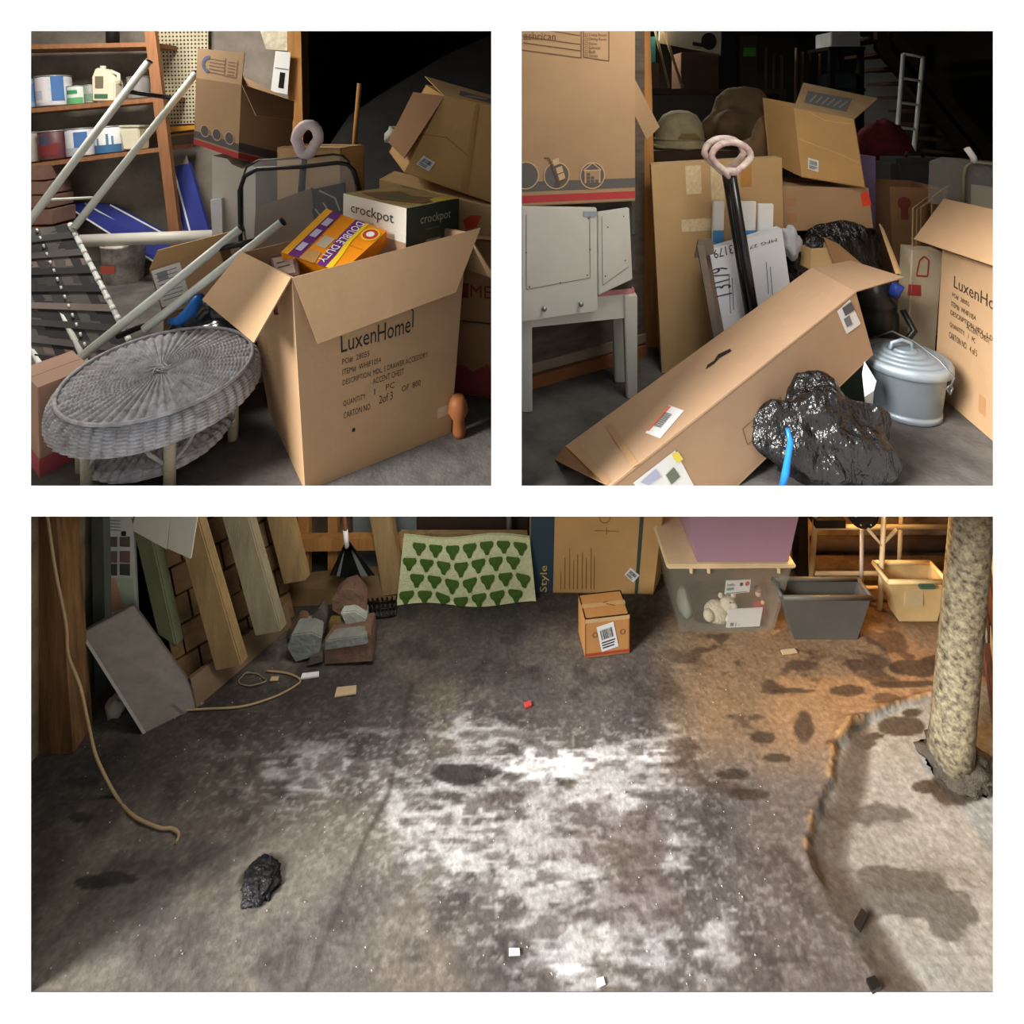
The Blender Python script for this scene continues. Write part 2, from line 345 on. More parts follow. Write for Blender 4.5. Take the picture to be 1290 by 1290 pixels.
    me = bpy.data.meshes.new('floor'); idx = np.arange(nx*ny).reshape(ny, nx)
    q = np.stack([idx[:-1, :-1], idx[:-1, 1:], idx[1:, 1:], idx[1:, :-1]], -1).reshape(-1, 4)
    me.vertices.add(nx*ny); me.vertices.foreach_set('co', np.stack([X, Y, Z], 1).astype(np.float32).ravel())
    me.loops.add(q.size); me.loops.foreach_set('vertex_index', q.astype(np.int32).ravel())
    me.polygons.add(len(q)); me.polygons.foreach_set('loop_start', (np.arange(len(q))*4).astype(np.int32))
    me.polygons.foreach_set('loop_total', np.full(len(q), 4, np.int32)); me.update(calc_edges=True)
    me.polygons.foreach_set('use_smooth', np.ones(len(q), bool))
    at = me.color_attributes.new('stain_and_glow', 'FLOAT_COLOR', 'POINT'); c = np.clip(col, 0, 255)/255; c = np.where(c <= .04045, c/12.92, ((c+.055)/1.055)**2.4)
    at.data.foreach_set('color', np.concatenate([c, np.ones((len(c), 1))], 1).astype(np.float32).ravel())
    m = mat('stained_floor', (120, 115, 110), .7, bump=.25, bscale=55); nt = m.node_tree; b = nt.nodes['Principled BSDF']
    a = nt.nodes.new('ShaderNodeVertexColor'); a.layer_name = 'stain_and_glow'
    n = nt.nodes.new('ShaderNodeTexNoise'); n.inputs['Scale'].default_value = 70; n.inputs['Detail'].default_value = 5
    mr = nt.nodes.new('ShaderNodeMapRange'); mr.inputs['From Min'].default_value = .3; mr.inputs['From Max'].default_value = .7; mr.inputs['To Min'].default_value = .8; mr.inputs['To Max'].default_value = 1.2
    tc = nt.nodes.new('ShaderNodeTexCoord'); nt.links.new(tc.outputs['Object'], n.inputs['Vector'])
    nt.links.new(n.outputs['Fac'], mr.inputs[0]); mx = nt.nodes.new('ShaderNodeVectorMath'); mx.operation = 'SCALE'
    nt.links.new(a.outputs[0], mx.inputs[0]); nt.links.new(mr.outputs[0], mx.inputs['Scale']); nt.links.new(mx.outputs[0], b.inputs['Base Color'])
    me.materials.append(m); o = bpy.data.objects.new('floor', me); C.objects.link(o); o['kind'] = 'structure'
build_floor()
struct('floor_base', MB().box((-2.6, D0+.03, -.12), (2.6, 2.95, -.06)), LCON)
# ------------------------------------------------------------------ upper left bay
WOOD = mat('old_wood', (150, 104, 72), .8, var=.2, scale=3, stretch=(12, 12, 1.5), bump=.2, bscale=40)
STUD = mat('orange_stud_wood', (186, 132, 74), .8, var=.2, scale=3, stretch=(14, 14, 1), bump=.15, bscale=40)
METAL = mat('galvanised_metal', (176, 182, 188), .38, metal=.75, var=.15, scale=14, bump=.05)
ALU = mat('pale_aluminium', (224, 230, 222), .35, metal=.0, var=.08, scale=10)
BLACKP = mat('black_plastic', (24, 24, 25), .4, var=.2)
PAPERW = mat('white_paper', (232, 232, 230), .6, var=.05)
CLEAR = mat('clear_vinyl', (225, 230, 230), .12, var=.1, scale=25, bump=.6, bscale=14, alpha=.13, spec=.8)

# shelving unit of rough boards, leaning a little
sh = thing('shelf_unit', 'rough wooden shelf unit holding paint cans against the concrete wall', 'shelf', FU(120, 350))
Zs = 3.72
SH = {'a': ((0, 57), (192, 53)), 'b': ((0, 140), (203, 122)), 'c': ((0, 211), (214, 184)), 'd': ((0, 290), (222, 262))}
def shelf_z(k, px, d=Zs):
    (x0, y0), (x1, y1) = SH[k]; y = y0+(y1-y0)*(px-x0)/(x1-x0); return P(px, y, Zs).z
for k, ((x0, y0), (x1, y1)) in SH.items():
    if k == 'd': continue
    a, b = P(x0, y0, Zs), P(x1, y1, Zs)
    MB().slab([a, b, b+V((0, .27, 0)), a+V((0, .27, 0))], (0, 0, -.03)).build('shelf_board', WOOD, sh)
a, b = P(183, 20, Zs), P(226, 372, Zs)
b = a+(b-a)*((a.z-ZU)/(a.z-b.z))
for dy in (-.03,): MB().slab([a+V((0, dy, 0)), a+V((.07, dy, 0)), b+V((.07, dy, 0)), b+V((0, dy, 0))], (0, .035, 0)).build('upright', WOOD, sh)
a2, b2 = P(-30, 20, Zs), P(-10, 372, Zs); b2 = a2+(b2-a2)*((a2.z-ZU)/(a2.z-b2.z))
for dy in (-.03, .24): MB().slab([a2+V((0, dy, 0)), a2+V((.07, dy, 0)), b2+V((.07, dy, 0)), b2+V((0, dy, 0))], (0, .035, 0)).build('upright', WOOD, sh)
def can(label, k, px, wpx, hpx, body, lid=(150, 150, 150), bands=(), group='paint cans on the wooden shelf', text=None):
    d = Zs+.1; r = wpx/2*d/FOC; h = hpx*d/FOC; c = P(px, 0, d); c.z = shelf_z(k, px)+.0005; ax = V((-.085, 0, 1)).normalized()
    t = thing('paint_can', label, 'can', c, group)
    MB().lathe(c, [(0, 0), (r*.98, 0), (r, .006), (r, h*.94), (r*.97, h*.95)], ax).build('body', mat('can_%d_%d_%d' % body, body, .45, var=.25, scale=9), t)
    MB().lathe(c, [(r*.96, h*.94), (r*1.03, h*.95), (r*1.03, h*.985), (r*.9, h), (r*.86, h*.97), (0, h*.97)], ax).build('lid', mat('lid_%d_%d_%d' % lid, lid, .4, metal=.4, var=.1), t)
    for (h0, h1, rgb, a0, a1) in bands:           # label patches wrapped round the can (angles in degrees, -90 faces the door)
        mb = MB(); n = 10; x = V((1, 0, 0)); x = (x-ax*x.dot(ax)).normalized(); y = ax.cross(x)
        vs = []
        for i in range(n+1):
            t_ = math.radians(a0+(a1-a0)*i/n)
            for hh in (h0, h1): vs.append(c+ax*(h*hh)+(x*math.cos(t_)+y*math.sin(t_))*(r+.0015))
        mb.add(vs, [(2*i, 2*i+2, 2*i+3, 2*i+1) for i in range(n)], True).build('paper_label', ink(rgb), t)
    return t
B3 = (74, 112, 168)
can('blue and grey paint can at the left end of the upper shelf', 'b', 40, 28, 36, (120, 140, 165), bands=((.2, .8, (86, 120, 170), -150, -30),))
can('large white paint can with blue panel on the upper shelf', 'b', 70, 37, 38, (196, 196, 200), bands=((.1, .9, (214, 208, 214), -130, -70), (.15, .95, B3, -60, -20), (.2, .5, (170, 176, 196), -125, -90)))
can('small white and green tin on the upper shelf', 'b', 98, 20, 23, (200, 210, 200), bands=((.0, .35, (96, 160, 110), -160, -20), (.55, .75, (60, 140, 90), -130, -50)))
can('small dull tin beside the cream jug on upper shelf', 'b', 115, 13, 23, (150, 156, 148), bands=((.1, .5, (110, 140, 116), -150, -30),))
can('round grey tin at the right end of upper shelf', 'b', 176, 24, 28, (126, 124, 120))
can('pale grey can at the left end of the lower shelf', 'c', 38, 26, 38, (160, 150, 140))
can('maroon paint can on the lower shelf', 'c', 71, 33, 36, (92, 56, 60), bands=((.15, .55, (120, 46, 50), -140, -40), (.5, .85, (70, 66, 90), -110, -70)))
can('white paint can with blue label on the lower shelf', 'c', 104, 32, 35, (206, 206, 210), bands=((.3, .85, B3, -80, -30), (.05, .3, (170, 170, 180), -140, -40)))
can('white paint can with blue drips on the lower shelf', 'c', 140, 32, 33, (220, 222, 222), bands=((.0, .3, (64, 108, 150), -170, -10), (.3, .7, (90, 130, 165), -70, -60), (.3, .55, (90, 130, 165), -110, -100), (.3, .62, (90, 130, 165), -50, -42)))
# cream jug
d = Zs+.1; c = P(137, 0, d); c.z = shelf_z('b', 137)+.001; t = thing('jug', 'cream plastic jug with handle on the upper shelf', 'jug', c)
k = d/FOC; q = [(-14, 0), (14, 0), (14, 24), (2, 40), (-10, 42), (-15, 30)]
MB().poly([c+V((a*k, -.05, b*k)) for a, b in q], (0, .09, 0)).build('body', mat('cream_plastic', (226, 220, 196), .5, var=.06), t, .008)
MB().lathe(c+V((-.035, -.005, 41*k)), [(.018, 0), (.018, .02), (0, .02)]).build('cap', mat('cream_cap', (200, 196, 180), .5), t)
MB().tube([c+V((.02, -.005, 38*k)), c+V((.07, -.005, 34*k)), c+V((.078, -.005, 22*k))], .012).build('handle', MATS['cream_plastic'], t)
MB().box(c+V((-.055, -.053, .09)), c+V((-.0, -.051, .17))).build('paper_label', ink((120, 110, 90)), t)
MB().box(c+V((-.06, -.053, .02)), c+V((.03, -.051, .05))).build('paper_label', ink((70, 110, 84)), t)
c = P(171, 0, d); c.z = shelf_z('c', 171)+.001; t = thing('tub', 'square cream tub at the right end of lower shelf', 'tub', c)
MB().hexa([c+V(p) for p in ((-.05, -.05, 0), (.06, -.05, 0), (.06, .05, 0), (-.05, .05, 0))], [c+V(p) for p in ((-.07, -.06, .15), (.06, -.06, .15), (.06, .06, .15), (-.07, .06, .15))]).build('body', MATS['cream_plastic'], t, .006)
MB().box(c+V((-.075, -.065, .15)), c+V((.065, .065, .165))).build('rim', MATS['cream_cap'], t, .004)
# dark things standing on the top shelf
t = thing('bottle', 'dark bottle on the top shelf board', 'bottle', P(142, 53, Zs+.1)); c = t.location.copy(); c.z = shelf_z('a', 142)+.001
MB().lathe(c, [(0, 0), (.04, 0), (.04, .12), (.015, .17), (.015, .22), (0, .22)]).build('body', BLACKP, t)
# reddish timber blocks stacked under the shelf
for i, (y0, y1) in enumerate(((208, 228), (229, 246), (247, 263), (264, 284))):
    m_ = MB().slab([P(20, y1, Zs-.05), P(57+3*i, y1-1, Zs-.05), P(57+3*i, y0, Zs-.05), P(20, y0, Zs-.05)], (0, .2, 0))
    single('timber_block', m_, mat('red_brown_timber', (126, 96, 86), .85, var=.25, scale=8), ['top', 'second', 'third', 'lowest'][i]+' reddish timber block in the stack under the shelf', 'timber', 'timber blocks under the shelf', .004)
single('shelf_crate', MB().slab([FU(15, 349), P(70, 349, FU(15, 349).y), P(66, 286, FU(15, 349).y), P(12, 286, FU(15, 349).y)], (0, .2, 0)), WOOD, 'low wooden crate under the timber blocks', 'crate')
# pegboard with hole rows
q = [P(214, 158, 4.0), P(246, 156, 4.0), P(246, -40, 4.0), P(190, -40, 4.0)]
q = [P(207, 157, 4.0), P(262, 155, 4.0), P(262, -40, 4.0), P(190, -40, 4.0)]
t = thing('pegboard', 'cream pegboard on the wall beside the shelf', 'pegboard', P(230, 157, 4.0)+V((0, .02, 0)))
MB().slab(q, (0, .012, 0)).build('board', mat('pegboard_cream', (205, 196, 168), .8, var=.1), t)
mb = MB()
for i in range(14):
    for j in range(40):
        p = bilin([V(a) for a in q], (i+.5)/14, (j+.5)/40)+V((0, -.0012, 0)); r = .008
        mb.add([p+V((r*math.cos(a*math.pi/3), 0, r*math.sin(a*math.pi/3))) for a in range(6)], [tuple(range(6))])
o = mb.build('peg_hole', ink((70, 62, 50)), t); o['kind'] = 'stuff'
MB().slab([P(210, 172, 3.98), P(252, 168, 3.98), P(252, 157, 3.98), P(209, 160, 3.98)], (0, .03, 0)).build('rail', mat('orange_rail', (214, 150, 50), .6), t)
single('level', MB().slab([P(212, 170, 3.95), P(244, 166, 3.95), P(244, 163, 3.95), P(212, 167, 3.95)], (0, .02, 0)), BLACKP, 'thin black tool clipped along the orange rail', 'tool')
# stud at the edge of the dark back bay
ct = P(377, 0, 3.9); t = MB().hexa([(P(364, 0, 3.9).x, 3.9, ZU), (P(385, 0, 3.9).x, 3.9, ZU), (P(385, 0, 3.9).x, 4.04, ZU), (P(364, 0, 3.9).x, 4.04, ZU)], [(P(362, 0, 3.9).x, 3.9, 3.3), (P(377, 0, 3.9).x, 3.9, 3.3), (P(377, 0, 3.9).x, 4.04, 3.3), (P(362, 0, 3.9).x, 4.04, 3.3)])
struct('trim_2', t, STUD)
# tag hanging on the stud
t = thing('hang_tag', 'white barcode tag hanging in front of the orange stud', 'tag', P(353, 118, 3.85))
f = Face([P(341, 115, 3.85), P(362, 119, 3.85), P(366, 66, 3.85), P(347, 64, 3.85)], t)
MB().slab(f.q, (0, .004, 0)).build('card', PAPERW, t)
f.lines([(.45+.035*i, .12, .47+.035*i, .5) for i in range(9)], .006, BLK, 'barcode')
f.rect(.1, .57, .95, .6, ink((130, 130, 130)))
mbp = MB().slab([P(335, 62, 3.95), P(362, 64, 3.95), P(362, 20, 3.95), P(322, 20, 3.95)], (0, .01, 0))
single('plastic_sheet', mbp, mat('milky_plastic', (216, 206, 180), .3, var=.5, scale=9), 'crumpled milky plastic sheet pinned beside the stud', 'plastic sheet')

# blue boards
BLUE = mat('blue_paint', (46, 56, 132), .55, var=.12)
WST = ink((214, 216, 222))
t = thing('blue_panel', 'tall blue panel with white stripe leaning beside the shelf', 'panel', FU(255, 372))
q = [P(243, 351, 3.64), P(280, 351, 3.64), P(238, 205, 3.90), P(211, 210, 3.90)]
MB().slab(q, (0, .03, 0)).build('board', BLUE, t); f = Face(q, t)
f.lines([(.32, .02, .25, .99), (.02, 0, .02, 1)], .012, WST, 'stripe'); f.lines([(.05, .8, .3, .8)], .008, WST, 'stripe')
f.rect(0, .995, 1, 1.07, mat('grey_board_end', (120, 112, 108), .8), 'top_edge')
t = thing('blue_panel', 'wide blue tabletop panel lying slantwise behind the white pipe', 'panel', FU(190, 375))
q = [P(215, 344, 3.73), P(300, 344, 3.73), P(140, 258, 3.96), P(74, 254, 3.96)]
MB().slab(q, (0, .03, .0)).build('board', BLUE, t); f = Face(q, t)
f.lines([(.02, 0, .02, 1), (.98, 0, .98, 1), (.5, 0, .5, 1)], .01, WST, 'stripe')
# bucket with pipe on top
cb = FU(156, 353); cb.y -= .0; r = 24*cb.y/FOC; hb = .245
t = thing('bucket', 'white paint-splashed bucket under the pipe', 'bucket', cb)
bm_ = mat('bucket_white', (222, 216, 210), .6, var=.3, scale=12, rgb2=(150, 140, 130))
MB().lathe(cb, [(0, 0), (r*.88, 0), (r, hb*.93), (r*1.05, hb*.94), (r*1.05, hb), (r*.97, hb), (r*.86, .01), (0, .01)]).build('body', bm_, t)
f = Face([cb+V((-.06, -r*.96, .08)), cb+V((.03, -r*.96, .08)), cb+V((.03, -r*.99, .13)), cb+V((-.06, -r*.99, .13))], t); f.rect(0, 0, 1, 1, ink((190, 90, 70)), 'paper_label', 3)
zp = cb.z+hb+.04
pa, pb = V((P(84, 297, cb.y).x, cb.y-.05, zp-.022)), V((P(284, 283, cb.y).x, cb.y-.12, zp+.03))
single('pvc_pipe', MB().tube([pa, pb], .04, 16), mat('white_pvc', (206, 202, 194), .4, var=.06), 'long white plastic pipe lying across the bucket', 'pipe')

# white desk parts under the moving box
PWHITE = mat('old_white_paint', (214, 212, 202), .6, var=.05, scale=9)
t = thing('white_board', 'white board with torn top edge standing under the moving box', 'board', FU(300, 420))
d = 2.72; zb = ZU
pts = [P(268, 0, d), P(322, 0, d), P(322, 210, d), P(312, 208, d), P(306, 213, d), P(292, 207, d), P(286, 200, d), P(267, 196, d)]
pts[0].z = pts[1].z = zb
MB().poly(pts, (0, .45, 0)).build('panel', PWHITE, t)
single('white_strip', MB().slab([P(270, 345, 2.62), P(282, 345, 2.62), P(279, 250, 2.7), P(265, 252, 2.7)], (0, .02, 0)), mat('white_strip_paint', (206, 210, 216), .6), 'narrow white strip leaning on the white board', 'strip')
# moving box
bot = [P(244, 181, 2.72), P(300, 200, 2.62), P(366, 215, 2.95), P(308, 190, 3.12)]
zt = .44
top = [P(247, 98, 2.74), P(304, 107, 2.64), P(370, 128, 2.98), P(306, 96, 3.14)]
bx = Carton('moving_box', 'open moving box with red stripe and round icons stacked on the white board', bot, top, CARD, open_top=True,
            flaps=([top[0], top[1], P(308, 66, 2.70), P(249, 61, 2.80)], [top[1], top[2], P(369, 152, 2.86), P(322, 146, 2.60)]))
f = bx.face['front']; GREYP = ink((92, 88, 88)); REDP = ink((172, 62, 62))
f.rect(0, .10, 1, .2, GREYP, 'stripe'); f.rect(0, .0, 1, .075, REDP, 'stripe')
for a in (.25, .52, .8): f.circ(a, .24, .028, GREYP, 'icon', 1.4); f.ring(a, .24, .026, .004, ink((200, 170, 140)), 'icon', 1.8)
f2 = bx.face['right']; f2.rect(0, .1, 1, .22, GREYP, 'stripe'); f2.rect(0, 0, 1, .08, REDP, 'stripe')
ff = Face([top[0], top[1], P(308, 66, 2.70), P(249, 61, 2.80)], bx.o)
ff.ring(.28, .5, .03, .018, ink((84, 92, 130)), 'emblem', 2, 90, 270); ff.lines([(.28, .25+i*.11, .62, .22+i*.11) for i in range(5)]+[(.62, .2, .62, .75), (.88, .18, .88, .72), (.62, .2, .88, .18)]+[(.68, .25+i*.1, .84, .24+i*.1) for i in range(5)], .004, ink((120, 90, 66)), 'form_lines')
# box further back
bx = Carton('cardboard_box', 'closed tan cardboard box taped on top behind the clear bag', *posed([-0.904, 2.6415, 1.9149, 0, 0, -0.2376, 0.3271, 0.2183, 0.2461]), CARDL, tape=True)
bx.face['front'].rect(.42, .3, .52, 1, TAPE, 'tape')
sup = bx.b; zc = min(p.z for p in sup)
bx = Carton('cardboard_box', 'lower cardboard box hidden under the taped tan box', [V((p.x, p.y, ZU)) for p in sup], [V((p.x, p.y, zc)) for p in sup], CARDD)
# loppers standing in the back: ring handle
t = thing('loppers', 'white ring handled tool on a black shaft behind the clear bag', 'tool', P(384, 260, 2.44))
c = P(387, 176, 2.44); k = 2.44/FOC
MB().tube([c+V((k*14*math.cos(a)*(1 if math.sin(a) > -.2 else .75)+k*2*math.sin(a), 0, k*19*math.sin(a))) for a in [i*math.pi/9 for i in range(18)]], .024, 10, closed=True).build('handle', mat('pinkish_white_plastic', (222, 206, 208), .5, var=.12), t)
MB().tube([P(383, 193, 2.44), P(376, 300, 2.44)], .016).build('shaft', BLACKP, t)
# clear storage bag
d = 2.3
t = thing('storage_bag', 'clear vinyl storage bag with black piping behind the open box', 'bag', P(375, 330, d))
fr = [P(306, 330, d-.02), P(452, 322, d), P(446, 214, d+.02), P(432, 205, d+.02), P(325, 212, d), P(306, 224, d)]
mbb = MB().poly(fr, (-.06, .16, .02)); mbb.build('vinyl', CLEAR, t)
pip = [P(312, 345, d), P(303, 300, d), P(302, 240, d), P(308, 222, d), P(324, 213, d), P(380, 210, d), P(425, 205, d), P(438, 207, d), P(446, 215, d), P(455, 245, d)]
MB().tube(pip, .0095).build('piping', BLACKP, t)
MB().tube([p+V((-.068, .16, .02)) for p in pip], .005).build('piping', BLACKP, t)
MB().slab([P(318, 335, d+.07), P(402, 330, d+.07), P(392, 237, d+.09), P(322, 262, d+.09)], (0, .02, 0)).build('cardboard_sheet', mat('greyed_card', (128, 108, 90), .8, var=.15), t)
q = [P(400, 300, d+.06), P(440, 300, d+.06), P(434, 230, d+.1), P(388, 240, d+.1)]
bs = MB().slab(q, (0, .01, 0)).build('black_sheet', BLACKP, t); Face(q, t).lines([(.3, .95, .7, .75), (.7, .75, .8, .5), (.35, .7, .8, .15), (.1, .6, .55, .05)], .006, ink((170, 170, 160)), 'white_stroke', parent=bs)
single('bag_stand', MB().hexa([V((P(306, 0, d).x-.02, d-.02, ZU)), V((P(440, 0, d).x, d-.02+.02, ZU)), V((P(440, 0, d).x, d+.18, ZU)), V((P(306, 0, d).x-.02, d+.16, ZU))], [V((P(306, 0, d).x-.02, d-.02, P(0, 330, d).z-.01)), V((P(440, 0, d).x, d, P(0, 330, d).z-.01)), V((P(440, 0, d).x, d+.18, P(0, 330, d).z-.01)), V((P(306, 0, d).x-.02, d+.16, P(0, 330, d).z-.01))]), CARDD, 'plain carton carrying the clear storage bag', 'box')

# large open box with lettering
A = V((-.612, 1.645, ZU)); B = V((-.213, 1.94, ZU)); D = V((-.90, 2.06, ZU)); Cc = B+D-A
T0 = P(368, 350, A.y+.0); T1 = P(588, 293, 1.95); T3 = P(304, 318, 2.07); T2 = T1+(T3-T0)+V((0, 0, .0))
bx = Carton('open_carton', 'large open brown carton with printed house logo, packed with smaller boxes', [A, B, Cc, D], [T0, T1, T2, T3], CARD, open_top=True,
            flaps=([T0, P(400, 433, 1.62), P(574, 368, 1.87), P(605, 287, 1.955)][::-1], [T3, P(256, 378, 1.86), P(321, 432, 1.60), T0][::-1], [T1, T2, T2+V((.10, .05, -.16)), T1+V((.10, .02, -.17))]))
f = bx.face['front']
f.text('Luxen', .235, .585, .44, .665, BLK); f.text('Home', .45, .58, .655, .665, BLK)
f.lines([(.55, .69, .61, .745), (.61, .745, .67, .68), (.67, .68, .67, .6)], .004, BLK, 'logo_roof')
for st, a0, b0, a1, b1 in (('PO#  28055', .24, .525, .4, .555), ('ITEM#  WHIF1054', .24, .475, .47, .505), ('DESCRIPTION: MDL, 5 DRAWER ACCESSORY', .24, .425, .78, .455), ('ACCENT CHEST', .42, .385, .62, .413),
                           ('QUANTITY:', .24, .325, .38, .355), ('1    PC', .43, .335, .56, .363), ('CARTON NO.', .24, .27, .41, .30), ('2of 3', .46, .28, .55, .32), ('OF  800', .61, .30, .74, .328)): f.text(st, a0, b0, a1, b1, ink((74, 58, 44)))
f.circ(.3, .2, .006, BLK); f.rect(.88, .10, .97, .15, ink((198, 180, 150)), 'sticker')
g = bx.face['left']; g.lines([(.3, .3+.03*i, .33, .3+.03*i) for i in range(9)], .004, ink((110, 84, 50)), 'small_print')
# crock pot box
CRW = mat('printed_white_card', (228, 222, 208), .5, var=.04); CRG = mat('printed_green_card', (62, 70, 60), .5, var=.1)
bt = posed([-0.4236, 2.1131, 1.8248, -0.0087, 0.046, -0.6549, 0.3547, 0.262, 0.1258]); bt = ([p-V((0, 0, .14)) for p in bt[0]], bt[1])
bx = Carton('appliance_box', 'white and dark green slow cooker box on top of the open carton', *bt, mat('appliance_top_card', (150, 128, 84), .5, var=.35, scale=7), cat='box')
f = bx.face['front']; f.rect(0, 0, 1, 1, CRW, 'printed_side', .6); f.text('crockpot', .14, .72, .82, .9, ink((62, 58, 52)), k=2.4)
f.text('THE ORIGINAL SLOW COOKER', .28, .67, .52, .69, ink((110, 100, 90)), k=2.4); f.rect(.05, 0, 1, .55, ink((170, 136, 110)), 'picture', 1.6)
f = bx.face['right']; f.rect(0, 0, 1, 1, CRG, 'printed_side', .6); f.text('crockpot', .24, .72, .82, .88, ink((196, 190, 160)), k=2.4); f.text('THE ORIGINAL SLOW COOKER', .34, .66, .6, .68, ink((150, 148, 130)), k=2.4); f.rect(.35, .5, .62, .53, ink((150, 150, 140)), 'lettering', 2.)
f = bx.face['top']; f.poly([(.1, .2), (.5, .1), (.95, .35), (.9, .8), (.6, .6), (.3, .7)], ink((112, 76, 50)), 'picture', 1.6); f.poly([(.3, .3), (.6, .25), (.8, .5), (.5, .5)], ink((78, 92, 54)), 'picture', 2.2); f.poly([(.85, .6), (1, .5), (1, .95), (.8, .9)], ink((176, 148, 60)), 'picture', 2.2)
# litter box, tilted
ORG = mat('orange_printed_card', (240, 146, 22), .45, var=.06)
tq = [P(354, 318, 1.80), P(430, 343, 1.76), P(487, 291, 1.92), P(411, 263, 1.98)]   # main face, lower left round
nrm = (tq[1]-tq[0]).cross(tq[3]-tq[0]).normalized()
bx = Carton('litter_box', 'orange and purple printed box lying tilted in the open carton', [p-nrm*.07 for p in tq], tq, ORG, cat='box')
f = bx.face['top']; PUR = ink((108, 40, 120)); YEL = ink((246, 206, 30)); WHT = ink((240, 236, 232))
f.poly([(.0, 0), (.11, 0), (.11, 1), (0, 1)], ink((250, 176, 20)), 'printed_band'); f.poly([(.11, 0), (.29, 0), (.26, 1), (.11, 1)], PUR, 'printed_band')
for b_ in (.12, .42, .68): f.rect(.14, b_, .24, b_+.16, ink((206, 190, 210)), 'picture', 2.2)
f.poly([(.60, 0), (.74, 0), (.72, .25), (.66, .55), (.66, 1), (.50, 1), (.51, .6), (.55, .3)], PUR, 'printed_band')
f.poly([(.74, 0), (.84, 0), (.79, .3), (.72, .6), (.71, 1), (.66, 1), (.66, .55), (.72, .25)], YEL, 'printed_band')
f.text('DOUBLE DUTY', .55, .06, .67, .97, WHT, ang=-90, k=2.6)
f.circ(.86, .82, .030, ink((240, 200, 60)), 'emblem', 1.6); f.circ(.86, .82, .024, ink((196, 60, 40)), 'emblem', 2.2); f.circ(.86, .82, .013, WHT, 'emblem', 2.8)
f.rect(.33, .3, .5, .52, ink((190, 176, 150)), 'picture', 1.6); f.poly([(.3, 0), (.56, 0), (.5, .22), (.32, .2)], ink((190, 140, 80)), 'picture', 1.6)
# small brown box in the corner
q = [P(347, 350, 1.78), P(378, 346, 1.74), P(372, 316, 1.82), P(340, 322, 1.86)]
bx = Carton('small_box', 'small maroon edged box tucked in the corner of the open carton', [p-V((0, 0, .12)) for p in q], q, mat('maroon_card', (96, 62, 50), .7))
bx.face['top'].rect(.08, .1, .85, .85, ink((150, 128, 110)), 'paper_label'); bx.face['top'].lines([(.2, .4, .7, .45), (.2, .6, .5, .62)], .005, BLK, 'form_lines')
# box with paper label, left
bx = Carton('cardboard_box', 'cardboard box with white form stuck on its side by the folding frame', *posed([-1.4523, 2.5597, 1.4413, -.05, -0.2746, 0.2764, 0.2887, 0.1592, 0.2169]), CARD, open_top=True)
t0 = bx.t; panel([t0[0], t0[1], t0[1]+V((.06, -.02, .075)), t0[0]+V((.05, -.02, .09))][::-1], .004, 'flap', CARDL, bx.o)
f = bx.face['front']; f.rect(.02, .18, .42, .95, PAPERW, 'form'); f.lines([(.06, .3+.08*i, .36, .3+.08*i) for i in range(8)], .003, ink((110, 110, 120)), 'form_lines', 2.2); f.rect(.08, .7, .22, .88, ink((150, 150, 160)), 'lettering', 2.2)
lowp = sorted(bx.b, key=lambda p: p.z)
single('cardboard_block', MB().hexa([V((p.x, p.y, ZU)) for p in bx.b], [p-V((0, 0, .002)) for p in bx.b]), CARDD, 'sloping carton under the box with the white form', 'box')
# blue and black bag
c = FU(252, 470); mbb = MB().blob(P(262, 424, 2.24), (.17, .12, .13), .35, 3.2, 5, 40, 26, True)
t = thing('plastic_bag', 'black glossy bag with blue trim behind the wicker stool', 'bag', V((P(262, 424, 2.24).x, 2.24, ZU)))
mbb.build('bag', mat('glossy_black_bag', (22, 24, 30), .22, var=.3, spec=.8), t)
MB().tube([P(214, 405, 2.12), P(226, 404, 2.1), P(240, 392, 2.1), P(250, 376, 2.12), P(254, 372, 2.14)], [.012, .02, .024, .02, .01]).build('blue_trim', mat('blue_plastic', (30, 108, 196), .35), t)
MB().blob(V((P(262, 424, 2.24).x, 2.24, ZU+.13)), (.16, .12, .16), .2, 3, 8, 30, 20, True, ZU+.001).build('bag', MATS['glossy_black_bag'], t)

# stacked cartons at the right
def front_box(name, label, fr, depth, m, **k):
    b, t = front_back(fr, depth); return Carton(name, label, b, t, m, **k)
z1 = P(600, 404, 2.2).z
lowb = front_box('cardboard_box', 'brown carton with faded red print on the floor behind the lettered carton', [V((-.36, 2.24, ZU)), V((-.066, 2.16, ZU)), V((-.066, 2.16, z1)), V((-.36, 2.24, z1))], (.0, .38, 0), CARDD)
lowb.face['front'].rect(.3, .02, 1, .3, ink((140, 62, 58)), 'stripe')
lowb.face['front'].poly([(.35, .3), (.55, .42), (.7, .33), (.9, .46), (1, .3)], ink((140, 62, 58)), 'stripe')
z2 = P(600, 300, 2.2).z
upb = front_box('cardboard_box', 'brown carton with red lettering stacked behind the lettered carton', [V((-.36, 2.24, z1+.002)), V((-.066, 2.16, z1+.002)), V((-.066, 2.16, z2)), V((-.36, 2.24, z2))], (.0, .38, 0), CARDD)
f = upb.face['front']; f.rect(.46, .28, .64, .46, ink((120, 40, 40)), 'logo'); f.text('MEI', .67, .3, 1.0, .45, ink((120, 40, 40)))
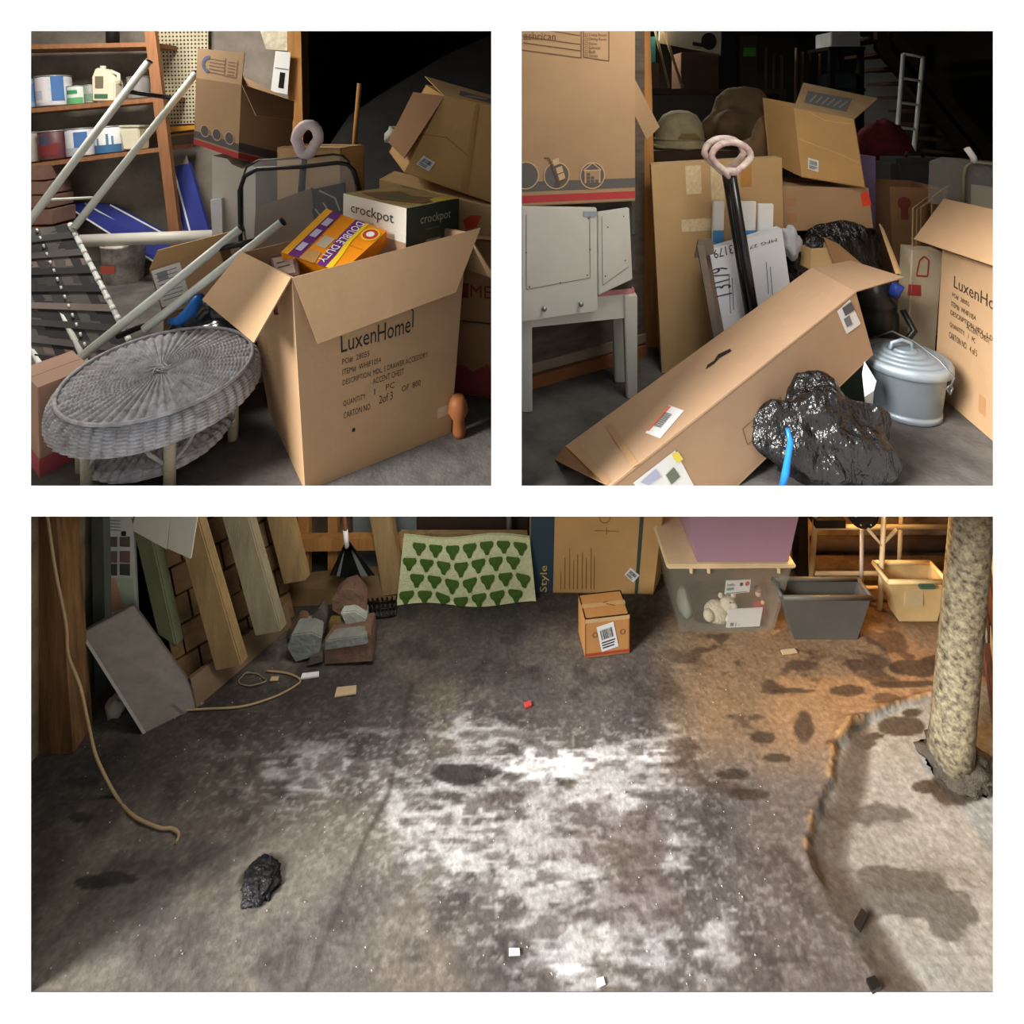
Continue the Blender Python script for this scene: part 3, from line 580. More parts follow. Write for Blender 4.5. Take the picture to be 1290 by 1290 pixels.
# flat box and big tilted carton above
z3 = z2+.002
fb = front_box('flat_box', 'flat tan box with red sticker under the tilted carton', [P(478, 300, 2.36), P(622, 312, 2.25), P(622, 262, 2.25), P(478, 226, 2.36)], (.0, .3, .0), CARDL)
for v in (0,): pass
fb.face['front'].poly([(.77, .35), (.86, .45), (.9, .75), (.8, .7), (.74, .55)], ink((226, 84, 50)), 'sticker')
bt = front_back([P(509, 217, 2.38), P(624, 257, 2.30), P(624, 134, 2.46), P(560, 121, 2.52)], (-.13, .30, .06))
bx = Carton('cardboard_box', 'big tan carton tipped over on top of the stack at right', *bt, CARDY, open_top=True)
f = bx.face['front']; f.sticker(.18, .17, .055, .05, -14); f.lines([(.0, .48, .3, .52), (.3, .52, .62, .4)], .003, ink((150, 110, 66)), 'crease'); f.rect(.62, .02, .7, .98, mat('tape_aged', (176, 132, 76), .4), 'tape', .8)
tt = bx.t
panel([tt[0], tt[1], tt[1]+V((0, .22, .045)), tt[0]+V((-.12, .2, .10))], .005, 'flap', CARDL, bx.o)
panel([tt[0], tt[0]+V((-.16, .1, .02)), bt[0][0]+V((-.10, .14, .12)), bt[0][0]+V((0, .0, .06))], .005, 'flap', CARDD, bx.o)
bp = Face([tt[0], tt[1], tt[1]+V((0, .22, .045)), tt[0]+V((-.12, .2, .10))], bx.o); bp.poly([(.35, .25), (1, .2), (1, .6), (.45, .62)], ink((112, 116, 122)), 'print', -5); bp.poly([(.35, .25), (1, .2), (1, .6), (.45, .62)], ink((112, 116, 122)), 'print', 1)
# crumpled papers and stick, dark slope behind
single('crumpled_paper', MB().blob(P(498, 172, 2.62), (.045, .04, .045), .5, 3, 3, 16, 12, True), mat('crumpled_white', (190, 186, 172), .7), 'crumpled white paper beside the tipped carton', 'paper')
single('wooden_stick', MB().tube([P(453, 105, 3.2), P(447, 175, 3.2), P(441, 300, 3.2)], .014), STUD, 'thin wooden stick standing in the dark behind the boxes', 'stick')
single('dark_backdrop', MB().add([P(395, 240, 3.6), P(627, 240, 3.2), P(627, 40, 4.6), P(560, 70, 4.6), P(480, 118, 4.4), P(440, 145, 4.2), P(410, 190, 3.9)], [(0, 1, 2, 3, 4, 5, 6)]).add([P(395, 240, 3.6), P(627, 240, 3.2), V((-.08, 3.4, ZU)), V((-1.3, 3.8, ZU))], [(0, 1, 2, 3)]), mat('dark_grey_backdrop', (30, 28, 27), .8, var=.3), 'dark grey tarpaulin sloping up in the back bay', 'backdrop')  # dark sheet cut to the sloping dark shape at the back
c = P(575, 545, 1.99)
t = thing('wooden_baluster', 'short turned wooden baluster standing beside the lettered carton', 'baluster', FU(579, 550)); c = t.location.copy()
MB().lathe(c, [(0, 0), (.018, 0), (.024, .02), (.02, .06), (.036, .09), (.03, .12), (.02, .14), (0, .14)], (-.05, 0, 1)).build('turning', mat('orange_turned_wood', (150, 92, 54), .5), t)

# folding cot frame with woven straps
t = thing('folding_cot', 'folding aluminium cot frame with dark woven straps leaning by the shelf', 'cot', FU(90, 500))
for pts in (((-20, 355, 2.30), (187, 78, 2.75)), ((93, 287, 2.50), (247, 92, 2.85)), ((100, 452, 2.05), (303, 288, 2.22)), ((182, 415, 2.1), (355, 280, 2.20))):
    a, b = P(*pts[0]), P(*pts[1]); MB().tube([a, b], .017, 10).build('tube', ALU, t)
    MB().tube([b, b+(b-a).normalized()*.008], .0185, 10).build('end_cap', BLACKP, t)
for p0, p1, r, m_ in (((158, 115, 2.68), (221, 124, 2.8), .011, BLACKP), ((58, 252, 2.5), (117, 249, 2.58), .006, ALU), ((270, 315, 2.20), (322, 303, 2.18), .011, BLACKP), ((148, 424, 2.12), (200, 402, 2.14), .011, BLACKP)):
    MB().tube([P(*p0), P(*p1)], r).build('crossbar', m_, t)
ra, rb = (P(88, 282, 2.52), P(152, 408, 2.24)); rl, rm = (P(-2, 300, 2.42), P(-10, 440, 2.1))
zf = ZU+.02
def ext(a, b):                                            # carry a rail on down to the floor
    return a+(b-a)*((a.z-zf)/(a.z-b.z))
rbe = ext(ra, rb); rme = ext(rl, P(72, 440, 2.1))
for a, b in ((ra, rbe), (P(40, 322, 2.40), ext(P(40, 322, 2.40), P(104, 448, 2.12))), (P(20, 402, 2.2), ext(P(20, 402, 2.2), P(63, 482, 2.02)))): MB().tube([a, b], .010, 8).build('rail', ALU, t)
SM = [mat('strap_black', (42, 42, 44), .7), mat('strap_grey', (88, 84, 82), .7), mat('strap_dark_grey', (62, 60, 60), .7), mat('strap_taupe', (128, 112, 104), .7)]
L0, L1 = P(-10, 296, 2.40), P(52, 470, 2.05); Rr0, Rr1 = ra, ra+(rbe-ra)*.92
for i in range(17):
    s0, s1 = i/17, (i+.72)/17
    q = [L0.lerp(L1, s1), Rr0.lerp(Rr1, s1), Rr0.lerp(Rr1, s0), L0.lerp(L1, s0)]
    n_ = (q[1]-q[0]).cross(q[3]-q[0]).normalized()*.003
    MB().slab([p+n_*(1 if i % 2 else -1) for p in q], n_).build('strap', SM[(i*7 % 5) % 4], t)
    MB().tube([Rr0.lerp(Rr1, s0+.008), Rr0.lerp(Rr1, s0+.034)], .0108, 8).build('strap_clip', PAPERW, t)
    m0 = L0.lerp(Rr0, .56); m1 = L1.lerp(Rr1, .52); e = n_.normalized()*.006
    MB().tube([m0.lerp(m1, s0+.01)+e, m0.lerp(m1, s0+.03)+e], .004, 6).build('strap_clip', PAPERW, t)
for s in (.1, .3, .5, .7, .9):                            # lengthwise straps weaving through
    a0 = L0.lerp(Rr0, s); a1 = L1.lerp(Rr1, s); wv = (Rr0-L0).normalized()*.03; n_ = (Rr0-L0).cross(L1-L0).normalized()*.004
    MB().slab([a0-wv, a0+wv, a1+wv, a1-wv], n_).build('strap', SM[int(s*10) % 3], t)

# box with a red band, left
a = FU(50, 601); b_ = FU(118, 566); e_ = V((a.x-.16, a.y+.12, ZU)); hh = .27
b4 = [a, b_, b_+(e_-a), e_]
bx = Carton('cardboard_box', 'brown box with a pinkish red band at its foot beside the stool', b4, [p+V((-.015, .01, hh)) for p in b4], mat('cardboard_pinkish', (176, 142, 124), .85, var=.08))
for nm in ('front', 'left'): bx.face[nm].rect(0, .0, 1, .2, ink((176, 84, 92)), 'stripe')

# wicker stool
WK = mat('grey_wicker', (190, 190, 196), .7, var=.2, scale=30, bump=.3, bscale=160, rgb2=(158, 154, 154))
t = thing('wicker_stool', 'round grey wicker stool with a lower woven shelf', 'stool', V((-1.155, 1.83, ZU)))
ctr = t.location.copy()
def wicker(cz, R0, th, nr=130, nt=432, ribs=54):
    prof = []                                             # (radius, drop)
    for i in range(nr+1):
        s = i/nr
        if s < .7: prof.append((R0*.90*(s/.7), 0.008*(s/.7)**2))
        else:
            a = (s-.7)/.3*math.pi*.62; prof.append((R0*.90+R0*.10*math.sin(min(a, math.pi/2)), .008+th*.55*(1-math.cos(a))))
    vs = []; fs = []
    for i, (r, dz) in enumerate(prof):
        for j in range(nt):
            a = 2*math.pi*j/nt; rib = abs(math.sin(a*ribs/2)); par = 1 if int(a*ribs/(2*math.pi)) % 2 else -1
            amp = min(1, r/(R0*.25)); wv = 0.0020*(1 if (i//2+(par > 0)) % 2 else -1)
            bump_ = amp*(.0095*rib+wv)
            if r < R0*.9: vs.append(ctr+V((r*math.cos(a), r*math.sin(a), cz-dz+bump_+r*math.sin(a)*.10)))
            else: vs.append(ctr+V(((r+bump_)*math.cos(a), (r+bump_)*math.sin(a), cz-dz+bump_*.5+r*math.sin(a)*.10)))
    for i in range(nr): fs += [(i*nt+j, (i+1)*nt+j, (i+1)*nt+(j+1) % nt, i*nt+(j+1) % nt) for j in range(nt)]
    mb = MB(); mb.v = vs; mb.f = fs; mb.sm = [True]*len(fs); return mb
ZT = .272
wicker(ZT, .29, .095).build('seat', WK, t)
MB().tube([ctr+V((.272*math.cos(a), .272*math.sin(a), ZT+.002+.0272*math.sin(a))) for a in [i*math.pi/36 for i in range(72)]], .006, 6, closed=True).build('braided_ring', WK, t)
MB().lathe(ctr+V((0, 0, ZT-.10)), [(0, 0), (.27, 0), (.28, .02)], n=40).build('underside', WK, t)
for i in range(7): MB().tube([ctr+V((.045*math.cos(i*.9+s*2.0)*s, .045*math.sin(i*.9+s*2.0)*s, ZT+.006)) for s in (0, .4, 1)], .003, 5).build('centre_knot', WK, t)
wicker(.085, .20, .03, 40, 300, 40).build('lower_shelf', WK, t)
LG = mat('wrapped_cane_leg', (196, 190, 166), .7, var=.15, scale=40, stretch=(1, 1, 8), bump=.3, bscale=120)
for ang in (-118, -52, 20, 205):
    a = math.radians(ang); u = V((math.cos(a), math.sin(a), 0))
    MB().tube([ctr+u*.215+V((0, 0, ZT-.085)), ctr+u*.212+V((0, 0, .0))], .017, 12).build('leg', LG, t)
    v = V((-u.y, u.x, 0))
    for s in (-1, 1): MB().tube([ctr+u*.21+V((0, 0, .06)), ctr+u*.22+v*s*.05+V((0, 0, .12)), ctr+u*.2+v*s*.1+V((0, 0, ZT-.07))], .006, 6).build('brace', WK, t)
# ------------------------------------------------------------------ upper right bay
GREYW = mat('grey_plank_wall', (104, 92, 80), .85, var=.3, scale=3, stretch=(2, 2, 10), bump=.3, bscale=30)
w0, w1 = FU(650, 492), FU(812, 447); w0.x = max(w0.x, .03)
struct('wall_back_right', MB().hexa([w0, w1, w1+V((0, .05, 0)), w0+V((0, .05, 0))], [V((p.x, p.y, 3.3)) for p in (w0, w1, w1+V((0, .05, 0)), w0+V((0, .05, 0)))]), GREYW)
bo = (w1-w0).cross(V((0, 0, 1))).normalized()*.018
struct('baseboard_back', MB().slab([w0, w1, V((w1.x, w1.y, ZU+.05)), V((w0.x, w0.y, ZU+.05))], bo), mat('orange_baseboard', (156, 100, 62), .7, var=.25, scale=5))
struct('trim_4', MB().slab([V((w0.x, w0.y, ZU+.06)), V((w1.x, w1.y, ZU+.06)), V((w1.x, w1.y, ZU+.10)), V((w0.x, w0.y, ZU+.10))], bo*.6), mat('grey_ledge', (150, 132, 112), .8, var=.2))
sx0, sx1 = P(800, 0, 2.62).x, P(822, 0, 2.62).x
struct('trim_3', MB().hexa([(sx0+.03, 2.62, ZU), (sx1+.03, 2.62, ZU), (sx1+.03, 2.74, ZU), (sx0+.03, 2.74, ZU)], [(sx0-.03, 2.62, 3.3), (sx1-.03, 2.62, 3.3), (sx1-.03, 2.74, 3.3), (sx0-.03, 2.74, 3.3)]), STUD)
# white desk with two flat doors, moving box on top
t = thing('white_desk', 'white painted desk with two flat doors under the moving box', 'desk', V((.25, 2.15, ZU)))
zt = P(700, 260, 2.04).z; za = 1.497
TF0, TF1 = V((.034, 2.06, 0)), V((.478, 2.17, 0)); bk = V((-.02, .15, 0))
def at(p, z): return V((p.x, p.y, z))
MB().hexa([at(TF0, za), at(TF1, za), at(TF1+bk, za), at(TF0+bk, za)], [at(TF0, za+.02), at(TF1, za+.02), at(TF1+bk, za+.02), at(TF0+bk, za+.02)]).build('top', mat('pink_worn_top', (196, 132, 132), .6, var=.2, scale=14), t)
MB().hexa([at(TF0, 1.405), at(TF1, 1.405), at(TF1+bk, 1.405), at(TF0+bk, 1.405)], [at(TF0, za), at(TF1, za), at(TF1+bk, za), at(TF0+bk, za)]).build('apron', PWHITE, t)
for (cx_, cy_) in ((.462, 2.175), (.05, 2.08), (.44, 2.30), (.05, 2.19)):
    e = .026; MB().hexa([V((cx_-e*.6, cy_-e*.6, ZU)), V((cx_+e*1.0, cy_-e*.6, ZU)), V((cx_+e*1.0, cy_+e*.6, ZU)), V((cx_-e*.6, cy_+e*.6, ZU))], [V((cx_-e*1.1, cy_-e, za)), V((cx_+e*.9, cy_-e, za)), V((cx_+e*.9, cy_+e, za)), V((cx_-e*1.1, cy_+e, za))]).build('leg', PWHITE, t, .004)
nn = V((.11, -.444, 0)).normalized()
Pd = lambda x, y: P(x, y, 0) if False else None
def onplane(px, py, base, n):                              # point of a vertical plane through base with normal n seen at a survey pixel
    r = P(px, py, 1.)-V((0, 0, H)); k = (base-V((0, 0, H))).dot(n)/r.dot(n); return V((0, 0, H))+r*k
bp = V((TF0.x, TF0.y-.035, 1.5))
for q, nm in (([(657, 406), (753, 392), (752, 262), (657, 260)], 'door'), ([(754, 372), (797, 352), (793, 262), (753, 268)], 'door')):
    qq = [onplane(x, y, bp, nn) for x, y in q]; qq[0].x = max(qq[0].x, .026); qq[3].x = max(qq[3].x, .026)
    o = MB().slab(qq, -nn*.02).build(nm, PWHITE, t, .003); f = Face(qq, o)
    if q[0][0] == 657:
        f.lines([(.06, .28, .9, .33), (.9, .33, .9, .93), (.06, .28, .06, .93)], .003, ink((150, 146, 134)), 'groove')
        for a in (.28, .76): MB().lathe(f.pt(a, .10), [(.006, 0), (.006, .006), (.009, .008), (.009, .014), (0, .016)], nn, 14).build('knob', METAL, o)
        for a, b in ((.1, .3), (.5, .31), (.86, .36), (.06, .6), (.9, .6), (.88, .9)): f.circ(a, b, .003, ink((80, 70, 60)), 'screw', 1.5, 8)
    else:
        f.lines([(.12, .1, .9, .2), (.12, .1, .12, .95)], .003, ink((150, 146, 134)), 'groove')
        for a, b in ((.2, .2), (.8, .3), (.8, .9), (.3, .8)): f.circ(a, b, .003, ink((80, 70, 60)), 'screw', 1.5, 8)
q = [onplane(x, y, bp, nn) for x, y in ((735, 272), (751, 272), (751, 266), (735, 266))]; MB().slab(q, nn*.004).build('hinge', METAL, t)
c0 = [at(TF0, za+.02), at(TF1+V((-.01, 0, 0)), za+.02), at(TF1+bk, za+.02), at(TF0+bk, za+.02)]
MB().hexa(c0, [at(p, zt-.006) for p in c0]).build('carcass', mat('dark_carcass', (64, 60, 56), .8), t)
TF0b, TF1b = V((.030, 2.035, 0)), V((P(800, 0, 2.15).x, 2.15, 0)); ztop = 2.64
b4 = [at(TF0b, zt), at(TF1b, zt), at(TF1b+bk*1.1, zt), at(TF0b+bk*1.1, zt)]; b4[3].x = max(b4[3].x, .027)
t4 = [at(p, ztop) for p in b4]
rq = [P(798, 142, 2.17), P(815, 176, 2.1), P(831, 160, 2.3), P(798, 95, 2.3)]
bx = Carton('moving_box', 'tall moving box with printed checklist and warehouse icons on the white desk', b4, t4, CARD, open_top=True, flaps=([P(798, 96, 2.18), P(797, 140, 2.16), P(815, 176, 2.24), P(831, 160, 2.30)],))
f = bx.face['front']; S = lambda px, py: None
def fuv(f, px, py):                                        # survey pixel -> coordinates on a face
    p = onplane(px, py, f.q[0], f.n) - f.q[0]; return p.dot(f.u)/f.u.length_squared, p.dot(f.v)/f.v.length_squared
def buv(f, px, py):                                        # survey pixel on a warped face (Newton steps)
    a = b = .5
    for _ in range(30):
        def pr(a, b):
            p = f.pt(a, b, 0); return V((645+FOC*p.x/p.y, 130+FOC*(H-p.z)/p.y))
        p = pr(a, b); dx = (pr(a+.001, b)-p)*1000; dy = (pr(a, b+.001)-p)*1000; r = V((px, py))-p; det = dx.x*dy.y-dx.y*dy.x
        a += (r.x*dy.y-r.y*dy.x)/det; b += (dx.x*r.y-dx.y*r.x)/det
    return a, b
R_ = lambda x0, y0, x1, y1: fuv(f, x0, y0)+fuv(f, x1, y1)
GP = ink((104, 98, 96)); RP = ink((188, 66, 66)); LN = ink((112, 84, 58)); PALE = ink((214, 180, 138))
yb = fuv(f, 720, 236)[1]; f.rect(0, fuv(f, 720, 239)[1], 1, fuv(f, 720, 227)[1], GP, 'stripe'); f.rect(0, fuv(f, 720, 253)[1], 1, fuv(f, 720, 244)[1], RP, 'stripe')
for px in (662, 701, 746): a, b = fuv(f, px, 221); f.circ(a, b, .05, GP, 'icon', 1.6); f.ring(a, b, .047, .004, PALE, 'icon', 2.4)
a, b = fuv(f, 746, 219); k1, k2 = 1/f.w, 1/f.h
f.poly([(a-.036*k1, b+.014*k2), (a, b+.042*k2), (a+.036*k1, b+.014*k2)], GP, 'icon', 2.6); f.lines([(a-.036*k1, b+.014*k2, a, b+.042*k2), (a, b+.042*k2, a+.036*k1, b+.014*k2), (a-.03*k1, b+.014*k2, a-.03*k1, b-.034*k2), (a+.03*k1, b+.014*k2, a+.03*k1, b-.034*k2), (a-.036*k1, b+.014*k2, a+.036*k1, b+.014*k2)], .004, PALE, 'icon', 3)
f.rect(a-.028*k1, b-.034*k2, a+.028*k1, b+.012*k2, CARD, 'icon', 2.7)
for i, j in ((0, 0), (1, 0), (2, 0), (0, 1), (1, 1), (0, 2)): f.rect(a+(-.024+.017*i)*k1, b+(-.033+.013*j)*k2, a+(-.010+.017*i)*k1, b+(-.022+.013*j)*k2, GP, 'icon', 3.2)
a, b = fuv(f, 701, 216)
f.lines([(a-.05*k1, b+.052*k2, a-.03*k1, b+.05*k2), (a-.03*k1, b+.05*k2, a+.006*k1, b-.045*k2), (a+.006*k1, b-.045*k2, a+.034*k1, b-.03*k2)], .005, LN, 'icon', 3.2)
for dx, dy in ((-.006, .035), (.008, .005), (.016, -.02)): f.poly([(a+(dx-.012)*k1, b+(dy+.008)*k2), (a+(dx+.012)*k1, b+(dy+.016)*k2), (a+(dx+.018)*k1, b+(dy-.006)*k2), (a+(dx-.006)*k1, b+(dy-.014)*k2)], PALE, 'icon', 3.4)
f.ring(a+.002*k1, b-.048*k2, .006, .004, LN, 'icon', 3.4)
seg = []
for (x0, y0, x1, y1) in ((659, 33, 731, 45), (659, 46, 731, 56), (659, 54, 731, 64), (657, 63, 732, 73), (732, 36, 732, 73), (735, 36, 735, 72), (735, 72, 767, 77), (767, 36, 767, 77)): seg.append(R_(x0, y0, x1, y1))
f.lines(seg, .0035, LN, 'form_lines')
for i, (st, e) in enumerate((('Living Room', 764), ('Dining Room', 764), ('Kitchen', 752), ('Bedroom', 756), ('Bath', 750), ('Garage', 753))):
    y = 43+5.2*i; a0, b0 = fuv(f, 742, y+3.5); a1, b1 = fuv(f, e, y-.5); f.text(st, a0, b0, a1, b1, LN); a0, b0 = fuv(f, 737, y+3); a1, b1 = fuv(f, 740, y); f.lines([(a0, b0, a1, b0), (a1, b0, a1, b1), (a1, b1, a0, b1), (a0, b1, a0, b0)], .0015, LN, 'checkbox')
a0, b0 = fuv(f, 660, 50); a1, b1 = fuv(f, 700, 41); f.text('ashrican', a0, b0, a1, b1, LN)
# wall bits behind the desk: switch boxes by the stud
for i, (y0, y1) in enumerate(((262, 295), (308, 340))):
    single('tool_box', MB().slab([P(796, y1, 2.5), P(800, y1, 2.5), P(800, y0, 2.5), P(792, y0, 2.5)], (0, .08, 0)), mat('grey_green_metal', (92, 96, 88), .5), ('upper' if i == 0 else 'lower')+' small grey green box fixed beside the orange stud', 'box')
# tall flat carton
LFB = FU(834, 470); RFB = V((P(990, 0, 2.45).x, 2.45, ZU)); LFT = P(820, 208, LFB.y+.05); RFT = P(985, 199, 2.52)
b, t_ = front_back([LFB, RFB, RFT, LFT], (.02, .11, 0)); bx = Carton('flat_carton', 'tall flat tan carton standing behind the loppers', b, t_, mat('cardboard_yellowish', (194, 160, 114), .8, var=.06), fm=CARD)
f = bx.face['front']; TP = mat('glossy_tape', (226, 204, 164), .2, var=.15, scale=60, spec=.8)
for (x0, y0, x1, y1) in ((868, 245, 885, 208), (898, 262, 912, 208), (862, 292, 900, 274)): a0, b0 = fuv(f, x0, y0); a1, b1 = fuv(f, x1, y1); f.rect(a0, b0, a1, b1, TP, 'tape')
a0, b0 = fuv(f, 932, 236); a1, b1 = fuv(f, 944, 205); f.rect(a0, b0, a1, b1, mat('amber_tape', (190, 140, 74), .3), 'tape')
# numbered white box and small packs
def down(a, b): return a+(b-a)*((a.z-ZU)/(a.z-b.z))
n0, n1 = P(886, 318, 2.30), P(985, 288, 2.36); m0, m1 = down(n0, P(906, 424, 2.22)), down(n1, P(1001, 400, 2.28))
bx = Carton('numbered_box', 'long white box with large printed number leaning on the flat carton', [m0, m1, m1+V((0, .05, 0)), m0+V((0, .05, 0))], [n0, n1, n1+V((0, .05, .0)), n0+V((0, .05, 0))], mat('white_box_card', (222, 224, 230), .55, var=.04))
f = bx.face['front']; NB = ink((60, 66, 84))
for st, x0, y0, x1, y1, ang in (('I 3179', 900, 375, 916, 334, 90), ('3179', 900, 326, 922, 308, 180), ('MFG 27', 944, 314, 978, 300, 180)):
    a0, b0 = buv(f, x0, y0); a1, b1 = buv(f, x1, y1); f.text(st, a0, b0, a1, b1, NB, ang=ang)
f.lines([buv(f, *p)+buv(f, *q) for p, q in (((920, 395), (918, 345)), ((924, 390), (922, 350)), ((968, 370), (965, 330)), ((973, 372), (970, 336)))], .003, NB, 'form_lines')
f.rect(0, 0, .07, 1.0, mat('brown_edge', (126, 106, 92), .8), 'edge_strip', 1.4)
t = thing('metal_bracket', 'worn grey metal bracket against the numbered box', 'bracket', V((P(884, 0, 2.26).x, 2.27, ZU)))
MB().slab([down(P(878, 310, 2.27), P(898, 424, 2.18)), down(P(886, 310, 2.27), P(905, 424, 2.18)), P(886, 308, 2.27), P(877, 308, 2.27)], (0, -.012, 0)).build('arm', mat('grey_worn_metal', (128, 116, 106), .6, metal=.3, var=.2), t)
MB().slab([P(876, 325, 2.26), P(900, 320, 2.26), P(898, 302, 2.26), P(880, 302, 2.26)], (0, .012, 0)).build('plate', MATS['grey_worn_metal'], t)
for i, (x0, x1, y0) in enumerate(((899, 913, 254), (930, 953, 254), (956, 975, 257))):
    q = [V((P(x0, 0, 2.41).x, 2.41, ZU)), V((P(x1, 0, 2.41).x, 2.41, ZU)), P(x1, y0, 2.44), P(x0, y0, 2.44)]
    q = [P(x0-2, 330, 2.39), P(x1-2, 330, 2.39), P(x1, y0, 2.42), P(x0, y0, 2.42)]
    t = thing('paper_pack', ['left', 'middle', 'right'][i]+' white pack of the three behind the numbered box', 'pack', (q[0]+q[1])/2, 'white packs behind the numbered box')
    MB().slab(q, (0, .02, 0)).build('sleeve', PAPERW, t, .003); Face(q, t).rect(0, 0, 1, .52, ink((84, 144, 200)), 'printed_band'); 
# loppers
t = thing('loppers', 'loppers with two white loop handles on black shafts', 'loppers', P(930, 380, 2.15))
HW = mat('worn_white_handle', (224, 218, 206), .5, var=.25, scale=22, rgb2=(214, 164, 168))
for cx_, cy_, d_ in ((912, 193, 2.28), (921, 198, 2.22)):
    c = P(cx_, cy_, d_); k = d_/FOC; lp = []
    for i in range(24):
        a = 2*math.pi*i/24+math.pi/2; x = math.cos(a); y = math.sin(a); wv = 26*(1 if y > -.1 else max(.22, 1+.85*(y+.1)))
        lp.append(c+V((k*x*wv*.95, 0, k*y*(19 if y > 0 else 25))))
    MB().tube(lp, .0135, 10, closed=True).build('handle', HW, t)
for a, b in (((914, 216, 2.28), (946, 410, 2.19)), ((922, 218, 2.22), (953, 410, 2.16))): MB().tube([P(*a), P(*b)], .0165, 12).build('shaft', mat('black_shaft', (30, 30, 32), .3, spec=.6), t); MB().tube([P(*a)+V((0, 0, .02)), P(*a)-V((0, 0, .008))], .021, 10).build('ferrule', HW, t)
# long carton lying diagonally
RFT_, RFB_, RKT_ = P(1078, 367, 2.02), P(1100, 447, 2.02), P(1022, 337, 2.22); LFT_, LKT_ = P(768, 613, 1.64), P(712, 562, 1.80)
Mm = P(930, 613, 1.668); LFB_ = V((LFT_.x+.0, 1.66, ZU+.001)); LFT_.z = max(LFT_.z, ZU+.02); LKB_ = V((P(699, 0, 1.79).x, 1.79, ZU+.001)); Mm.z = ZU+.001
RKB_ = RKT_+(RFB_-RFT_); Mk = Mm+(LKT_-LFT_)*.9; Mk.z = ZU+.001
t = thing('long_carton', 'long brown carton lying diagonally across the floor with one end raised', 'box', (LFB_+Mm)/2)
LC = mat('cardboard_long', (178, 146, 116), .85, var=.07, scale=4, bump=.05)
nf = (RFB_-Mm).cross(RFT_-Mm).normalized(); LFT_ = onplane(768, 613, Mm, nf); sz = (RFT_.z-ZU-.004)/(RFT_.z-LFT_.z); LFT_ = RFT_.lerp(LFT_, min(1, sz)); LFB_ = LFT_+V((.002, .004, -.004))
MB().poly([LFT_, Mm, RFB_, RFT_], -nf*.005).build('side_panel', LC, t)
MB().poly([LKT_, LKB_, Mk, RKB_, RKT_], nf*.005).build('side_panel', LC, t)
tp = panel([LFT_, RFT_, RKT_, LKT_], .005, 'top_panel', LC, t); panel([LKT_, LKB_, LFB_, LFT_], .004, 'end_panel', CARDD, t)
panel([Mm, Mk, RKB_, RFB_], .004, 'bottom_panel', LC, t); panel([LFB_, LKB_, Mk, Mm], .002, 'bottom_panel', LC, t)
panel([RFT_, P(1139, 349, 2.10), P(1072, 328, 2.30), RKT_], .004, 'flap', LC, t)
f = Face([LFT_, RFT_, RKT_, LKT_], tp)
pl_ = lambda f, pts, m, nm, k=1.2: f.poly([buv(f, x, y) for x, y in pts], m, nm, k)
pl_(f, [(889, 466), (895, 462), (901, 458), (906, 452), (922, 443), (920, 440), (905, 447), (900, 455), (892, 460)], ink((46, 34, 26)), 'hand_hole', 2)
pl_(f, [(813, 546), (832, 553), (862, 518), (843, 511)], PAPERW, 'sticker', 1.6)
mbs = MB()
for i in range(11):
    s0 = .2+i*.055; c = [V((819, 543)), V((836, 548)), V((856, 520)), V((843, 514))]; p0, p1 = c[0].lerp(c[3], s0), c[0].lerp(c[3], s0+.03); e0, e1 = c[0].lerp(c[1], .55)-c[0], None
    mbs.add([f.pt(*buv(f, *q), 2.4) for q in (p0, p0+e0, p1+e0, p1)], [(0, 1, 2, 3)])
mbs.build('barcode', BLK, tp); pl_(f, [(815, 543), (818, 544), (846, 513), (842, 512)], ink((206, 120, 96)), 'printed_band', 2.2)
pl_(f, [(712, 562), (728, 557), (770, 606), (764, 612)], mat('tape_clear_brown', (188, 150, 112), .25, spec=.7), 'tape'); pl_(f, [(762, 537), (770, 532), (805, 585), (797, 590)], mat('tape_clear_brown', (188, 150, 112), .25, spec=.7), 'tape')
q5 = [Mm, RFB_, RFT_, LFT_]; f = Face([Mm, RFB_, RFT_, LFT_], t)
def puv(px, py, k=.0015): return onplane(px, py, Mm, nf)-(-nf if nf.y < 0 else nf)*0+nf*(k if nf.y < 0 else -k)
def fp(pts, m, nm, k=.0015): MB().add([puv(x, y, k) for x, y in pts], [tuple(range(len(pts)))]).build(nm, m, t)
fp([(1054, 392), (1066, 421), (1084, 408), (1070, 377)], PAPERW, 'sticker'); fp([(1060, 388), (1064, 398), (1076, 390), (1071, 380)], ink((90, 92, 100)), 'barcode', .003); fp([(1062, 402), (1066, 412), (1073, 408), (1069, 397)], ink((120, 122, 130)), 'barcode', .003)
fp([(797, 608), (850, 567), (874, 612), (800, 612)], PAPERW, 'sticker'); fp([(845, 572), (853, 568), (860, 578), (852, 583)], ink((236, 214, 90)), 'print', .003); fp([(806, 607), (826, 590), (832, 600), (816, 611)], ink((176, 180, 205)), 'print', .003); fp([(838, 598), (848, 588), (856, 600), (845, 610)], ink((110, 120, 100)), 'print', .003)
for a, b in (((935, 540), (982, 500)), ((982, 500), (988, 520)), ((988, 520), (941, 560)), ((941, 560), (935, 540)), ((946, 538), (978, 511)), ((948, 545), (975, 522)), ((950, 550), (970, 534))):
    d_ = (V(b)-V(a)).normalized(); pp = V((-d_.y, d_.x))*.5; fp([V(a)-pp, V(b)-pp, V(b)+pp, V(a)+pp], LN, 'form_lines', .003)
single('green_crate', MB().box((1.20, 2.06, ZU), (1.31, 2.22, RFB_.z-.03)), mat('dark_green_plastic', (28, 52, 40), .5), 'dark green crate propping up the raised end of the long carton', 'crate', bevel=.006)
